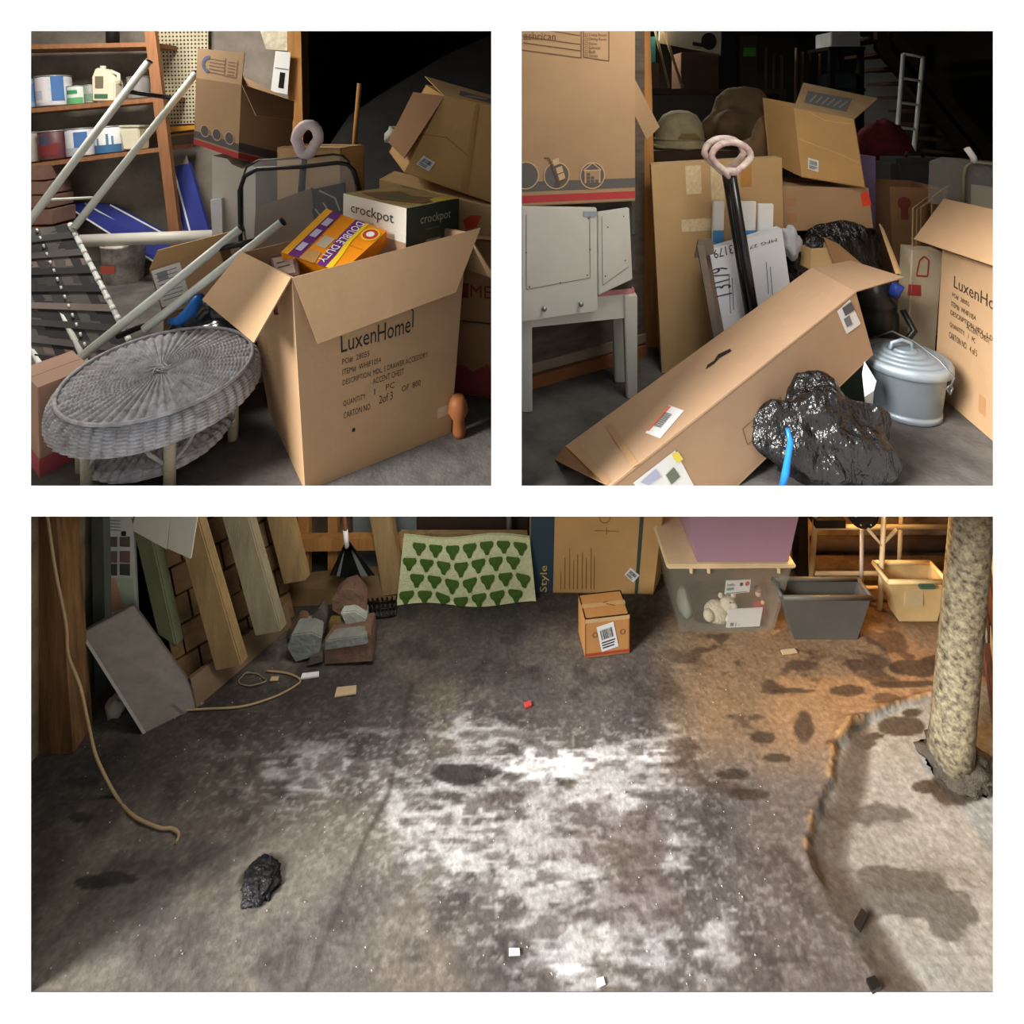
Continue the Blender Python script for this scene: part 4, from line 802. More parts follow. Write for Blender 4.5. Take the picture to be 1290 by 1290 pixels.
# black canister in the open end of the carton
c = P(1108, 432, 2.34); ax = V((-.05, -.1, 1)); t = thing('canister', 'black canister with blue cap beside the open end of the long carton', 'canister', V((c.x, c.y, ZU)))
MB().lathe(V((c.x, c.y, ZU)), [(0, 0), (.075, 0), (.075, .27), (.066, .29), (.07, .30), (.07, .315), (.05, .34), (.045, .4), (0, .4)], (-.03, 0, 1)).build('body', mat('canister_black', (46, 46, 46), .35), t)
MB().lathe(V((c.x+.02, c.y-.055, ZU+.36)), [(0, 0), (.022, 0), (.022, .05), (0, .05)], (.3, -.2, 1)).build('cap', mat('blue_cap', (62, 90, 196), .4), t)
MB().tube([V((c.x+.04, c.y-.08, ZU+.31)), V((c.x+.06, c.y-.12, ZU+.24)), V((c.x+.0, c.y-.13, ZU+.18))], .012).build('strap', BLACKP, t)
# trash can
cc = V((1.468, 2.085, ZU)); t = thing('trash_can', 'small galvanised steel trash can with lid', 'trash can', cc)
GAL = mat('galvanised_can', (168, 182, 194), .42, metal=.55, var=.12, scale=9, bump=.08, bscale=40)
MB().lathe(cc, [(0, 0), (.112, 0), (.118, .004), (.119, .022), (.114, .026), (.117, .03), (.132, .165), (.138, .170), (.138, .178), (.133, .182), (.134, .19)], n=48).build('body', GAL, t)
pr = [(.146, .172), (.152, .176), (.152, .196), (.148, .204)]
for i in range(5):
    r = .146-.026*i; z = .205+.0065*i; pr += [(r, z), (r-.003, z+.004), (r-.016, z+.003), (r-.02, z+.001)]
MB().lathe(cc, pr+[(.012, .236), (0, .236)], n=48).build('lid', GAL, t)
c = cc+V((-.015, 0, .235)); MB().tube([c+V((-.042, -.01, 0)), c+V((-.036, -.012, .022)), c+V((0, -.014, .034)), c+V((.036, -.012, .022)), c+V((.042, -.01, -.004))], .0065).build('lid_handle', GAL, t)
MB().tube([cc+V((.07, -.125, .13)), cc+V((.08, -.14, .19)), cc+V((.06, -.1, .23)), cc+V((.03, -.02, .262)), cc+V((.0, .06, .27)), cc+V((-.04, .13, .21))], .0035).build('wire_bail', mat('dark_wire', (120, 122, 124), .4, metal=.6), t)
MB().tube([cc+V((.07, -.13, .16)), cc+V((.082, -.13, .148)), cc+V((.072, -.13, .125)), cc+V((.062, -.13, .146))], .004, closed=True).build('bail_lug', MATS['dark_wire'], t)
single('paper_scrap', MB().add([P(1089, 455, 1.97), P(1104, 480, 1.95), P(1101, 492, 1.94), P(1089, 500, 1.96), P(1086, 470, 1.98)], [(0, 1, 2, 3, 4)]).add([P(1089, 500, 1.96), P(1101, 492, 1.94), FU(1098, 528), FU(1092, 530)], [(0, 1, 2, 3)]), PAPERW, 'white paper scrap between the black bag and the can', 'paper')
# black trash bag
c = P(1030, 556, 1.745); t = thing('trash_bag', 'full black trash bag with a blue drawstring in front of the long carton', 'bag', V((c.x, c.y, ZU)))
BAG = mat('trash_bag_black', (26, 25, 27), .26, var=.25, spec=.7, bump=1., bscale=20, bdist=.05, stretch=(1, 1, .45))
MB().blob(V((c.x, c.y, ZU+.09)), (.19, .11, .16), .5, 2.6, 12, 120, 70, True, ZU+.001).build('bag', BAG, t)
MB().tube([P(992, 540, 1.64), P(996, 556, 1.635), P(993, 575, 1.63), P(990, 594, 1.625), P(985, 614, 1.63)], [.006, .0095, .009, .011, .009], 8).build('drawstring', mat('blue_drawstring', (36, 124, 206), .35), t)
# lettered carton at the right edge
b4 = [V((1.60, 1.66, ZU)), V((2.10, 1.64, ZU)), V((2.16, 2.2, ZU)), V((1.69, 2.224, ZU))]; t4 = [at(p, 1.70) for p in b4]
t4[3] = P(1188, 298, 2.224); t4[0] = V((1.60, 1.66, 1.70))
bx = Carton('open_carton', 'second lettered carton with raised flap at the right edge', b4, t4, CARD, open_top=True, flaps=([P(1151, 301, 2.30), V((1.60, 1.70, 1.70)), V((1.72, 1.78, 1.86)), P(1189, 250, 2.36)], [t4[1], t4[2], t4[2]+V((.15, 0, .1)), t4[1]+V((.15, 0, .1))]))
f = bx.face['left']; LT = ink((66, 50, 38))
def ft(st, x0, y0, x1, y1):                                # baseline from (x0,y0) to (x1,..) in survey pixels on this receding face
    a0, b0 = buv(f, x0, y0); a1, _ = buv(f, x1, y0); b1 = buv(f, x0, y1)[1]; f.text(st, a0, b0, a1, b1, LT)
ft('LuxenHome', 1202, 362, 1275, 347)
ft('PO#  28055', 1200, 374, 1222, 368); ft('ITEM#  WHIF1054', 1199, 386, 1230, 379); ft('DESCRIPTION: MDL, 5 DRAWER', 1198, 397, 1272, 390); ft('ACCENT CHEST', 1218, 414, 1248, 407); ft('QUANTITY:   1   PC', 1197, 412, 1230, 405); ft('CARTON NO.   4 of 5', 1196, 425, 1232, 417)
f.rect(.46, .1, .52, .2, mat('tape_old', (176, 132, 92), .4), 'tape')
t = thing('storage_bag', 'clear vinyl bag with white sheet inside in the right carton', 'bag', V((1.95, 2.1, 1.72)))
fr = [P(1214, 262, 2.32), P(1300, 280, 2.16), P(1300, 210, 2.16), P(1232, 201, 2.30), P(1216, 207, 2.32)]
MB().poly(fr, (-.06, .12, .0)).build('vinyl', mat('clear_vinyl_dusty', (150, 146, 138), .2, var=.1, scale=18, bump=.4, bscale=14, alpha=.3, spec=.7), t)
MB().tube([P(1214, 262, 2.31), P(1214, 222, 2.31), P(1217, 210, 2.31), P(1226, 204, 2.30), P(1300, 212, 2.15)], .006).build('piping', mat('olive_piping', (120, 116, 84), .5), t)
MB().slab([P(1228, 270, 2.33), P(1300, 285, 2.19), P(1300, 243, 2.19), P(1228, 233, 2.33)], (0, .02, 0)).build('white_sheet', mat('cream_sheet', (206, 198, 172), .6), t)
MB().tube([P(1218, 187, 2.3), P(1226, 198, 2.3), P(1228, 205, 2.3)], .012).build('zip_pull', PAPERW, t)
# tall carton with red print, open box behind
bx = front_box('tall_carton', 'narrow tall pale carton with red print behind the trash can', [V((P(1142, 0, 2.36).x, 2.36, ZU)), V((P(1180, 0, 2.36).x, 2.38, ZU)), P(1187, 318, 2.44), P(1149, 315, 2.42)], (.02, .1, 0), mat('pale_card', (206, 186, 156), .8, var=.08))
f = bx.face['front']; RDP = ink((176, 62, 58)); pl_(f, [(1143, 372), (1160, 373), (1160, 359), (1144, 358)], RDP, 'logo'); f.lines([buv(f, a, b)+buv(f, c, d) for a, b, c, d in ((1154, 347, 1168, 348), (1168, 348, 1170, 328), (1170, 328, 1164, 323), (1164, 323, 1158, 328), (1158, 328, 1154, 347))], .007, RDP, 'logo')
bx = front_box('open_box', 'brown box with a red emblem and ragged flaps behind the right carton', [V((P(1128, 0, 2.75).x, 2.75, ZU)), V((P(1190, 0, 2.75).x, 2.75, ZU)), P(1190, 238, 2.75), P(1121, 235, 2.75)], (.05, .3, 0), CARDD, open_top=True)
f = bx.face['front']; a, b = buv(f, 1139, 256); f.circ(a, b, .032, ink((130, 60, 50)), 'emblem'); f.rect(a-.07, b-.11, a+.07, b-.01, ink((130, 60, 50)), 'emblem', 1.4)
for i, (x, y0) in enumerate(((1148, 262), (1153, 264), (1158, 262), (1172, 248))):
    single('cardboard_sheet', MB().slab([P(x, 330, 2.50+.03*i), P(x+16, 326, 2.66+.03*i), P(x+20, y0-14, 2.66+.03*i), P(x+1, y0, 2.50+.03*i)], (.006, 0, 0)), CARDL, ['leftmost', 'second', 'third', 'rightmost'][i]+' upright cardboard sheet beside the raised flap', 'cardboard', 'upright cardboard sheets')
# boxes in the middle distance
zm = P(1094, 287, 2.62).z
bx = Carton('cardboard_box', 'closed tan carton with orange sticker under the tipped carton', *front_back([P(968, 292, 2.58), P(1100, 287, 2.52), P(1094, 237, 2.52), P(968, 234, 2.58)], (.03, .32, 0)), CARD, tape=True)
f = bx.face['front']; pl_(f, [(1084, 244), (1093, 240), (1098, 258), (1086, 260)], ink((232, 76, 48)), 'sticker'); f.rect(.18, .55, .28, .75, mat('tape_aged2', (176, 130, 92), .4), 'tape'); f.rect(.18, .2, .28, .4, MATS['tape_aged2'], 'tape')
t = thing('wrapped_bundle', 'black plastic wrapped bundle under the tan carton', 'bundle', V((1.4, 2.68, ZU)))
MB().box((1.27, 2.60, ZU), (1.74, 2.86, bx.b[0].z-.002)).build('core', BAG, t, .02); MB().blob(V((1.46, 2.52, ZU+.36)), (.22, .08, .24), .3, 2.5, 4, 50, 30, True).build('wrap', BAG, t)
bt = front_back([P(1010, 223, 2.55), P(1090, 236, 2.50), P(1076, 150, 2.62), P(1000, 136, 2.66)], (-.05, .22, .05))
bx = Carton('cardboard_box', 'worn tan carton tipped over with printed flap above the closed carton', *bt, CARDY, open_top=True)
tt = bx.t; f = bx.face['front']; f.sticker(.21, .2, .045, .055, -8); f.lines([buv(f, *a)+buv(f, *b) for a, b in (((1006, 175), (1030, 184)), ((1030, 184), (1052, 192)), ((1052, 192), (1082, 205)), ((1020, 142), (1040, 152)), ((1040, 152), (1072, 156)))], .0025, ink((214, 178, 128)), 'crease')
q = [tt[0], tt[1], P(1106, 124, 2.9), P(1012, 104, 2.92)]; o = panel(q, .005, 'flap', mat('flap_grey_tan', (190, 160, 118), .85), bx.o)
ff = Face(q, o); ff.poly([(.12, .25), (.8, .2), (.72, .75), (.1, .7)], ink((120, 122, 128)), 'print', 1.5); ff.lines([(.2+.09*i, .3, .24+.09*i, .6) for i in range(6)], .008, ink((170, 160, 140)), 'small_print', 2.4)
single('paper_bag', MB().blob(P(966, 190, 3.0), (.13, .1, .16), .4, 2.5, 21, 40, 26, True), mat('brown_kraft', (128, 100, 70), .85, var=.3), 'crumpled brown kraft paper bag left of the tipped carton', 'bag')
# torn packaging in the gap
single('torn_packaging', MB().blob(P(996, 306, 2.44), (.045, .04, .07), .5, 3, 31, 20, 14, True), mat('torn_white', (196, 200, 208), .6), 'torn white packaging right of the numbered box', 'packaging')
bx = front_box('small_box', 'small tan box with open dark top in the gap behind the long carton', [P(1021, 340, 2.42), P(1050, 338, 2.40), P(1051, 311, 2.42), P(1022, 313, 2.44)], (-.03, .09, .01), CARDL, open_top=True)
single('cardboard_strip', MB().slab([P(1052, 336, 2.36), P(1100, 345, 2.34), P(1056, 308, 2.42), P(1038, 300, 2.44)], (0, .005, .004)), CARDD, 'bent cardboard strip beside the small tan box', 'cardboard')
single('cardboard_strip', MB().slab([P(1128, 345, 2.30), P(1134, 345, 2.30), P(1112, 290, 2.44), P(1107, 282, 2.46)], (.01, .005, 0)), CARDL, 'narrow upright cardboard strip above the long carton flap', 'cardboard')
# workbench with a canvas dome and cloth
zb = P(900, 190, 3.3).z; t = thing('workbench', 'dark workbench in the shade behind the flat carton', 'workbench', V((1.0, 3.6, ZU)))
DKW = mat('dark_bench_wood', (72, 56, 42), .85, var=.3)
xa_, xb_ = P(815, 0, 3.3).x, P(1000, 0, 3.3).x
MB().box((xa_, 3.3, zb-.06), (xb_, 4.0, zb)).build('top', DKW, t)
for x in (xa_+.04, xb_-.1):
    for y in (3.34, 3.9): MB().box((x, y, ZU), (x+.06, y+.06, zb-.06)).build('leg', DKW, t)
c = P(856, 188, 3.5); t = thing('sun_hat', 'pale woven dome with ruffled edge on the workbench', 'basket', V((c.x, c.y, zb)))
STRW = mat('pale_straw', (190, 176, 140), .9, var=.2, scale=20)
MB().lathe(V((c.x, c.y, zb)), [(.165, .0), (.17, .02), (.15, .05), (.148, .10), (.135, .16), (.10, .21), (.05, .235), (0, .24)], n=36).build('dome', STRW, t)
for i in range(5): MB().tube([V((c.x+(.152-.012*i)*math.cos(a), c.y+(.152-.012*i)*math.sin(a), zb+.06+.034*i)) for a in [j*math.pi/12 for j in range(24)]], .005, 6, closed=True).build('braid', STRW, t)
MB().tube([V((c.x+(.175+.012*math.sin(9*a))*math.cos(a), c.y+(.175+.012*math.sin(9*a))*math.sin(a), zb+.016)) for a in [j*math.pi/36 for j in range(72)]], .012, 6, closed=True).build('ruffle', STRW, t)
MB().slab([V((c.x-.06, c.y-.156, zb+.07)), V((c.x+.08, c.y-.156, zb+.07)), V((c.x+.05, c.y-.152, zb+.10)), V((c.x-.03, c.y-.152, zb+.10))], (0, -.003, 0)).build('trim_band', ink((150, 128, 76)), t)
c = P(932, 168, 3.62); single('cloth_heap', MB().blob(V((c.x, c.y, zb+.13)), (.22, .16, .20), .45, 2.3, 41, 48, 30, True, zb), mat('brown_cloth', (118, 96, 72), .9, var=.3), 'heap of brown cloth and paper on the workbench', 'cloth')
# rear shelf
Zr = 5.0; zr = P(0, 112, Zr).z; t = thing('rear_shelf', 'dark shelf at the back of the right bay', 'shelf', V((1.7, 5.2, ZU)))
x0, x1 = P(808, 0, Zr).x, P(990, 0, Zr).x; MB().box((x0, Zr, zr-.05), (x1, Zr+.4, zr)).build('shelf_board', DKW, t)
for x in (x0, x1-.06): MB().box((x, Zr, ZU), (x+.06, Zr+.4, zr-.05)).build('upright', DKW, t)
def rear(name, label, cat, x0, x1, y0, y1, rgb, dep=.2, dz=0., base=None):
    a, b = P(x0, y1, Zr+.03), P(x1, y0, Zr+.03); lo = zr if base is None else base
    return single(name, MB().box((a.x, Zr+.03, lo+.001), (b.x, Zr+.03+dep, b.z)), mat('rear_%d_%d_%d' % rgb, rgb, .6), label, cat, bevel=.006)
rear('storage_box', 'brown box under the teal box on the rear shelf', 'box', 805, 830, 79, 112, (92, 66, 46)); zz = P(0, 79, Zr+.03).z
rear('storage_box', 'teal box on the rear shelf', 'box', 804, 826, 46, 79, (70, 140, 140), base=zz)
rear('storage_box', 'wide dark brown box on the rear shelf', 'box', 858, 906, 66, 112, (84, 62, 46), .3)
rear('storage_box', 'dark box with bright green label on the rear shelf', 'box', 932, 954, 44, 112, (62, 52, 40)); 
a, b = P(937, 71, Zr+.02), P(952, 60, Zr+.02); single('green_label', MB().box((a.x, Zr+.02, a.z), (b.x, Zr+.029, b.z)), mat('bright_green', (76, 150, 56), .6), 'bright green label plate on the rear shelf box', 'label')
rear('black_case', 'upright black case on the rear shelf', 'case', 908, 928, 40, 112, (26, 26, 28))
a, b = P(829, 62, Zr-.03), P(908, 30, Zr-.03); t = thing('sign_board', 'white board with a black round shape on the rear shelf box', 'sign', V(((a.x+b.x)/2, Zr, P(0, 66, Zr).z)))
q = [P(830, 54, Zr-.0), P(906, 68, Zr-.0), P(910, 20, Zr), P(832, 20, Zr)]; MB().slab(q, (0, .02, 0)).build('board', mat('dim_white', (196, 190, 170), .7), t); f = Face(q, t); a, b = buv(f, 893, 52); f.circ(a, b, .07, BLK); a, b = buv(f, 880, 56); f.rect(a-.1, b-.06, a+.1, b+.05, BLK)
for i, (xa, xb) in enumerate(((822, 843), (832, 860))): single('wooden_lath', MB().tube([P(xa, 25, Zr-.06), P(xb, 111, Zr-.02)], .012), mat('pale_lath', (176, 150, 110), .8), ('left' if i == 0 else 'right')+' thin pale lath leaning on the rear shelf', 'lath')
for i, x in enumerate((962, 972, 982, 1000, 1008, 1022, 1030)): single('garden_stake', MB().tube([P(x+3, 60+5*(i % 3), 5.2), V((P(x, 0, 5.2).x, 5.2, ZU))], .012), mat('stake_wood', (110, 84, 60), .8), ['first', 'second', 'third', 'fourth', 'fifth', 'sixth', 'seventh'][i]+' upright stake from the left beside the black rack', 'stake', 'stakes leaning at the back wall')
t = thing('black_rack', 'black open rack with a bin and white box at the back', 'rack', V((P(1065, 0, 4.9).x, 4.9, ZU)))
xl, xr = P(1047, 0, 4.8).x, P(1084, 0, 4.8).x; zt_ = P(0, 59, 4.8).z; zs_ = P(0, 111, 4.8).z
for x in (xl, xr):
    for y in (4.8, 5.1): MB().box((x-.02, y-.02, ZU), (x+.02, y+.02, zt_)).build('post', BLACKP, t)
for z in (zt_, zs_): MB().box((xl-.03, 4.78, z-.03), (xr+.03, 5.13, z)).build('shelf_board', BLACKP, t)
single('storage_bin', MB().box((xl+.03, 4.80, zs_+.001), (xr-.03, 5.05, zs_+.13)), mat('slate_bin', (52, 58, 66), .5), 'slate grey bin on the black rack', 'bin', bevel=.01)
single('white_box', MB().box((xl+.0, 4.80, zt_+.001), (xr, 5.05, zt_+.13)), mat('dim_white_box', (186, 188, 186), .6), 'white box on top of the black rack', 'box', bevel=.006)
single('white_door', MB().box((P(1086, 0, 5.7).x, 5.7, ZU), (P(1132, 0, 5.7).x, 5.74, P(0, 46, 5.7).z)), mat('dusty_white_door', (170, 172, 168), .7, var=.12), 'plain white door leaf standing at the back', 'door')
t = thing('ladder', 'narrow aluminium ladder standing before the stairs', 'ladder', V((P(1148, 0, 4.3).x, 4.3, ZU)))
la, lb = P(1138, 68, 4.4), P(1163, 72, 4.4); la2, lb2 = down(la, P(1130, 170, 4.3)), down(lb, P(1151, 190, 4.3))
for a, b in ((la, la2), (lb, lb2)): MB().tube([a, b], .016).build('rail', ALU, t)
for i in range(8): s = i/8; MB().tube([la.lerp(la2, s), lb.lerp(lb2, s)], .011).build('rung', ALU, t)
t = thing('staircase', 'dark wooden stairs climbing to the left at the rear', 'stairs', V((3.1, 5.0, ZU)))
for dx in (0, .35):
    a, b = P(1105+dx*50, 30, 4.9), P(1235+dx*60, 190, 4.9); MB().slab([a, b, b+V((0, 0, -.22)), a+V((0, 0, -.22))], (0, .05, 0)).build('stringer', DKW, t)
a, b = P(1112, 42, 4.95), P(1235, 190, 4.95)
for i in range(9): p = a.lerp(b, i/8.); MB().box((p.x-.12, 4.95, p.z-.06), (p.x+.14, 5.5, p.z-.03)).build('tread', DKW, t)
bb = a.lerp(b, 1.)
MB().box((bb.x-.05, 4.95, ZU), (bb.x+.05, 5.5, bb.z-.06)).build('newel', DKW, t)
RQ = mat('red_quilt', (92, 30, 30), .85, var=.35, scale=18)
c = P(1108, 200, 3.65); single('quilted_bag', MB().blob(V((c.x, c.y, ZU+.52)), (.26, .2, .52), .10, 3, 51, 40, 28, False, ZU), RQ, 'dark red quilted bundle standing behind the tipped carton', 'bundle')
c = P(1155, 0, 3.1).x; t = thing('suitcase', 'dark grey suitcase standing in the shade', 'suitcase', V((c, 3.1, ZU)))
MB().box((c-.16, 3.05, ZU+.03), (c+.17, 3.25, P(0, 200, 3.05).z)).build('shell', mat('dark_grey_fabric', (58, 58, 60), .8, var=.2), t, .03)
for x in (-.12, .12): MB().lathe(V((c+x, 3.12, ZU)), [(0, 0), (.02, 0), (.02, .03), (0, .03)]).build('caster', BLACKP, t)
MB().tube([V((c-.05, 3.12, P(0, 200, 3.05).z)), V((c-.04, 3.12, P(0, 194, 3.05).z)), V((c+.04, 3.12, P(0, 194, 3.05).z)), V((c+.05, 3.12, P(0, 200, 3.05).z))], .01).build('handle', BLACKP, t)
single('lavender_box', MB().box((P(1084, 0, 2.9).x, 2.9, ZU), (P(1103, 0, 2.9).x, 3.05, P(0, 197, 2.9).z)), mat('lavender', (130, 112, 150), .6), 'lavender box edge between the tipped carton and red bundle', 'box')
# ------------------------------------------------------------------ lower storey
SLZ = ZU-.056
OLDW = mat('brown_post_wood', (132, 98, 62), .85, var=.35, scale=3, stretch=(10, 10, 1), bump=.3, bscale=40, rgb2=(92, 66, 44))
BRD = mat('grey_brown_board', (150, 124, 84), .8, var=.25, scale=3, stretch=(9, 9, 1.2), bump=.25, bscale=40)
BRDG = mat('weathered_grey_board', (142, 132, 104), .8, var=.22, scale=3, stretch=(9, 9, 1.2), bump=.25, bscale=40)
BLKW = mat('stacked_timber', (120, 92, 62), .85, var=.35, scale=7, bump=.4, bscale=30, rgb2=(92, 70, 48))
def upto(a, b, z):                                         # carry the line a->b on to height z
    return a+(b-a)*((z-a.z)/(b.z-a.z))
# left post
a0, a1 = FL(22, 950), FL(96, 944); a1.y = a0.y; b0, b1 = upto(a0, P(0, 652, a0.y), SLZ), upto(a1, P(71, 652, a0.y), SLZ)
struct('trim_5', MB().slab([a0, a1, b1, b0], (0, .09, 0)), OLDW)
q0, q1 = FL(119, 872), FL(134, 872); q1.y = q0.y
struct('trim_6', MB().slab([q0, q1, V((q1.x-.02, q1.y, SLZ)), V((q0.x-.02, q0.y, SLZ))], (0, .05, 0)), mat('grey_green_strip', (86, 92, 82), .7, var=.2))
# poster strip
t = thing('printed_strip', 'tall printed packaging strip with small pictures by the left wall', 'poster', FL(152, 880))
d = 2.15; q = [P(137, 856, d), P(176, 850, d), P(167, 640, d+.0), P(131, 640, d)]
MB().slab(q, (0, .012, 0)).build('sheet', mat('printed_white_sheet', (206, 208, 200), .5), t); f = Face(q, t)
for i, (y0, y1) in enumerate(((688, 676), (708, 694), (724, 710))):
    for j in range(2): f.poly([buv(f, 134+17*j, y0), buv(f, 148+16*j, y0+1), buv(f, 148+16*j, y1), buv(f, 134+17*j, y1)], ink(((96, 88, 78), (120, 92, 84), (70, 70, 66))[i]), 'picture')
f.poly([buv(f, *p) for p in ((133, 728), (146, 728), (156, 765), (135, 775))], ink((196, 150, 116)), 'picture'); f.poly([buv(f, *p) for p in ((148, 728), (168, 728), (170, 762), (158, 764))], ink((176, 192, 164)), 'picture')
f.lines([buv(f, 136, 655+4*i)+buv(f, 152, 656+4*i) for i in range(4)], .003, ink((120, 130, 130)), 'form_lines'); f.poly([buv(f, *p) for p in ((153, 669), (159, 669), (159, 675), (153, 675))], BLK, 'barcode')
# vinyl siding pieces hanging from above
for i, q in enumerate(([(166, 668), (210, 692), (216, 640), (172, 640)], [(211, 691), (240, 704), (250, 640), (216, 640)])):
    qq = [P(x, y, 1.98) for x, y in q]; qq[2] = upto(qq[1], qq[2], SLZ); qq[3] = upto(qq[0], qq[3], SLZ); o = single('vinyl_siding', MB().slab(qq, (0, .008, 0)), mat('pale_vinyl', (196, 194, 178), .5, var=.06), ('left' if i == 0 else 'right')+' pale vinyl siding piece hanging at the top left of the lower bay', 'siding')
    o.location.z += 0
# timber retaining wall of stacked blocks, leaning back
W0, W1 = FL(224, 872), FL(372, 776); dirw = (W1-W0); ln = dirw.length; lean = V((-.27, .10, SLZ)); outn = dirw.cross(lean).normalized()
if outn.y > 0: outn = -outn
bk_ = -outn*.10
wall = struct('wall_timber', MB().hexa([W0+bk_*.25, W1+bk_*.25, W1+bk_, W0+bk_], [p+lean for p in (W0+bk_*.25, W1+bk_*.25, W1+bk_, W0+bk_)]), mat('dark_joint', (46, 36, 28), .9))
rows, cols = 10, 5
for r in range(rows):
    for c_ in range(-1, cols+1):
        s0 = (c_+(.5 if r % 2 else 0))/cols; s1 = s0+1/cols; s0, s1 = max(0, s0), min(1, s1)
        if s1-s0 < .03: continue
        g = .006; k0, k1 = r/rows, (r+1)/rows; j = outn*random.uniform(0, .008)
        p = [W0+dirw*s0+lean*k0, W0+dirw*s1+lean*k0, W0+dirw*s1+lean*k1, W0+dirw*s0+lean*k1]; cen = sum(p, V())/4
        p = [x+(cen-x).normalized()*g+j for x in p]
        MB().slab(p, bk_*.3).build('timber_block', BLKW, wall)
# bottom plate along the wall
pl0, pl1 = FL(246, 888), FL(366, 786)
single('bottom_plate', MB().slab([pl0, pl1, pl1+V((-.03, .02, .085)), pl0+V((-.035, .02, .085))], outn*.02), mat('dusty_plate_wood', (112, 92, 70), .85, var=.3, scale=6), 'dusty wooden plate along the foot of the timber wall', 'plank')
# planks leaning on the timber wall
def plank(label, bl, br, tl, tr, d0, d1, m, th=.035):
    a, b = P(*bl, d0), P(*br, d0); c, e = P(*tr, d1), P(*tl, d1)
    c = upto(b, c, SLZ-.01); e = upto(a, e, SLZ-.01)
    return single('plank', MB().slab([a, b, c, e], (.012, .035, 0)), m, label, 'plank', 'planks leaning on the timber wall', .004)
plank('greenish grey plank at the left end of the timber wall', (198, 800), (222, 815), (164, 652), (186, 652), 2.13, 2.15, mat('green_grey_board', (100, 104, 78), .85, var=.25))
plank('wide tan plank ending just above the floor, second from the left', (271, 846), (304, 839), (218, 652), (250, 655), 2.12, 2.14, BRD)
plank('pale knotty plank, third from the left', (321, 802), (354, 796), (279, 652), (313, 652), 2.20, 2.22, BRDG)
plank('tan plank, fourth from the left, with square end', (357, 737), (385, 732), (335, 652), (365, 652), 2.37, 2.39, BRD)
plank('tan plank right of the rake', (482, 752), (507, 748), (465, 652), (492, 652), 2.50, 2.52, BRD)
# back frame
t = thing('back_frame', 'rough timber frame behind the rake', 'frame', FL(430, 752)); yb = FL(430, 748).y
MB().slab([P(372, 695, yb+.02), P(510, 693, yb+.02), P(510, 678, yb+.02), P(372, 680, yb+.02)], (0, .04, 0)).build('rail', STUD, t)
MB().slab([FL(345, 766), V((P(512, 0, FL(345, 766).y).x, FL(345, 766).y+.04, 0)), P(512, 722, yb+.01), P(345, 736, FL(345, 766).y+.02)], (0, .05, 0)).build('base_board', mat('brown_base_board', (116, 92, 62), .85, var=.25), t)
for x0, x1 in ((374, 388), (412, 424)): MB().slab([V((P(x0, 0, yb+.05).x, yb+.06, 0)), V((P(x1, 0, yb+.05).x, yb+.06, 0)), V((P(x1, 0, yb+.05).x, yb+.06, SLZ)), V((P(x0, 0, yb+.05).x, yb+.06, SLZ))], (0, .04, 0)).build('stud', STUD, t)
single('sheet_metal', MB().box((P(440, 0, 2.62).x, 2.68, 0), (P(522, 0, 2.62).x, 2.70, SLZ-.02)), mat('blue_grey_metal', (150, 160, 160), .4, metal=.3), 'blue grey metal sheet standing behind the frame', 'sheet')
single('storage_chest', MB().box((P(523, 0, 2.6).x, 2.64, 0), (P(668, 0, 2.6).x, 2.80, .5)), mat('dark_brown_trunk', (58, 44, 34), .7), 'dark brown chest behind the hanging rug', 'chest', bevel=.008)
single('steel_pole', MB().tube([V((P(641, 0, 2.57).x, 2.60, 0)), V((P(641, 0, 2.57).x, 2.60, SLZ-.01))], .012), METAL, 'thin steel pole standing behind the rug', 'pole')
# rake
t = thing('leaf_rake', 'leaf rake with black fan standing against the frame', 'rake', FL(435, 760)); yr = 2.44
MB().tube([P(437, 690, yr), upto(P(437, 690, yr), P(434, 652, yr), SLZ-.02)], .009).build('handle', mat('rake_handle', (176, 120, 86), .6), t)
MB().tube([P(437, 688, yr-.003), P(435, 668, yr-.003)], .011).build('paper_sleeve', PAPERW, t)
for i in range(13):
    s = i/12; MB().slab([P(436, 680, yr), P(438, 680, yr), P(417+53*s+2, 728-6*abs(s-.5), yr), P(417+53*s-2, 728-6*abs(s-.5), yr)], (0, .004, 0)).build('tine', BLACKP if i not in (2, 9, 10) else mat('grey_tine', (120, 126, 120), .5), t)
# grey board leaning at the left
t = thing('cabinet_panel', 'grey wood-grain cabinet panel leaning at the left wall', 'panel', FL(220, 910))
GB = mat('grey_wood_grain', (126, 118, 110), .6, var=.14, scale=4, stretch=(3, 9, 9), bump=.05)
q = [FL(180, 925), FL(258, 887), P(168, 763, 2.10), P(101, 799, 2.0)]
n_ = (q[1]-q[0]).cross(q[3]-q[0]).normalized()
MB().slab(q, -n_*.045).build('board', GB, t, .003); f = Face(q, t)
f.poly([(.0, 0), (.05, 0), (.05, 1), (0, 1)], mat('pale_edge_band', (160, 156, 150), .4), 'edge_band', .5)
f.poly([(.62, 0), (.68, 0), (.4, .5), (.36, .48)], mat('water_mark', (104, 96, 88), .6), 'water_mark', .5)
single('paper_wad', MB().blob(FL(146, 898)+V((0, 0, .02)), (.03, .03, .04), .5, 3, 61, 16, 12, True, .001), mat('dirty_paper', (176, 166, 150), .8), 'dirty folded paper under the leaning grey panel', 'paper')
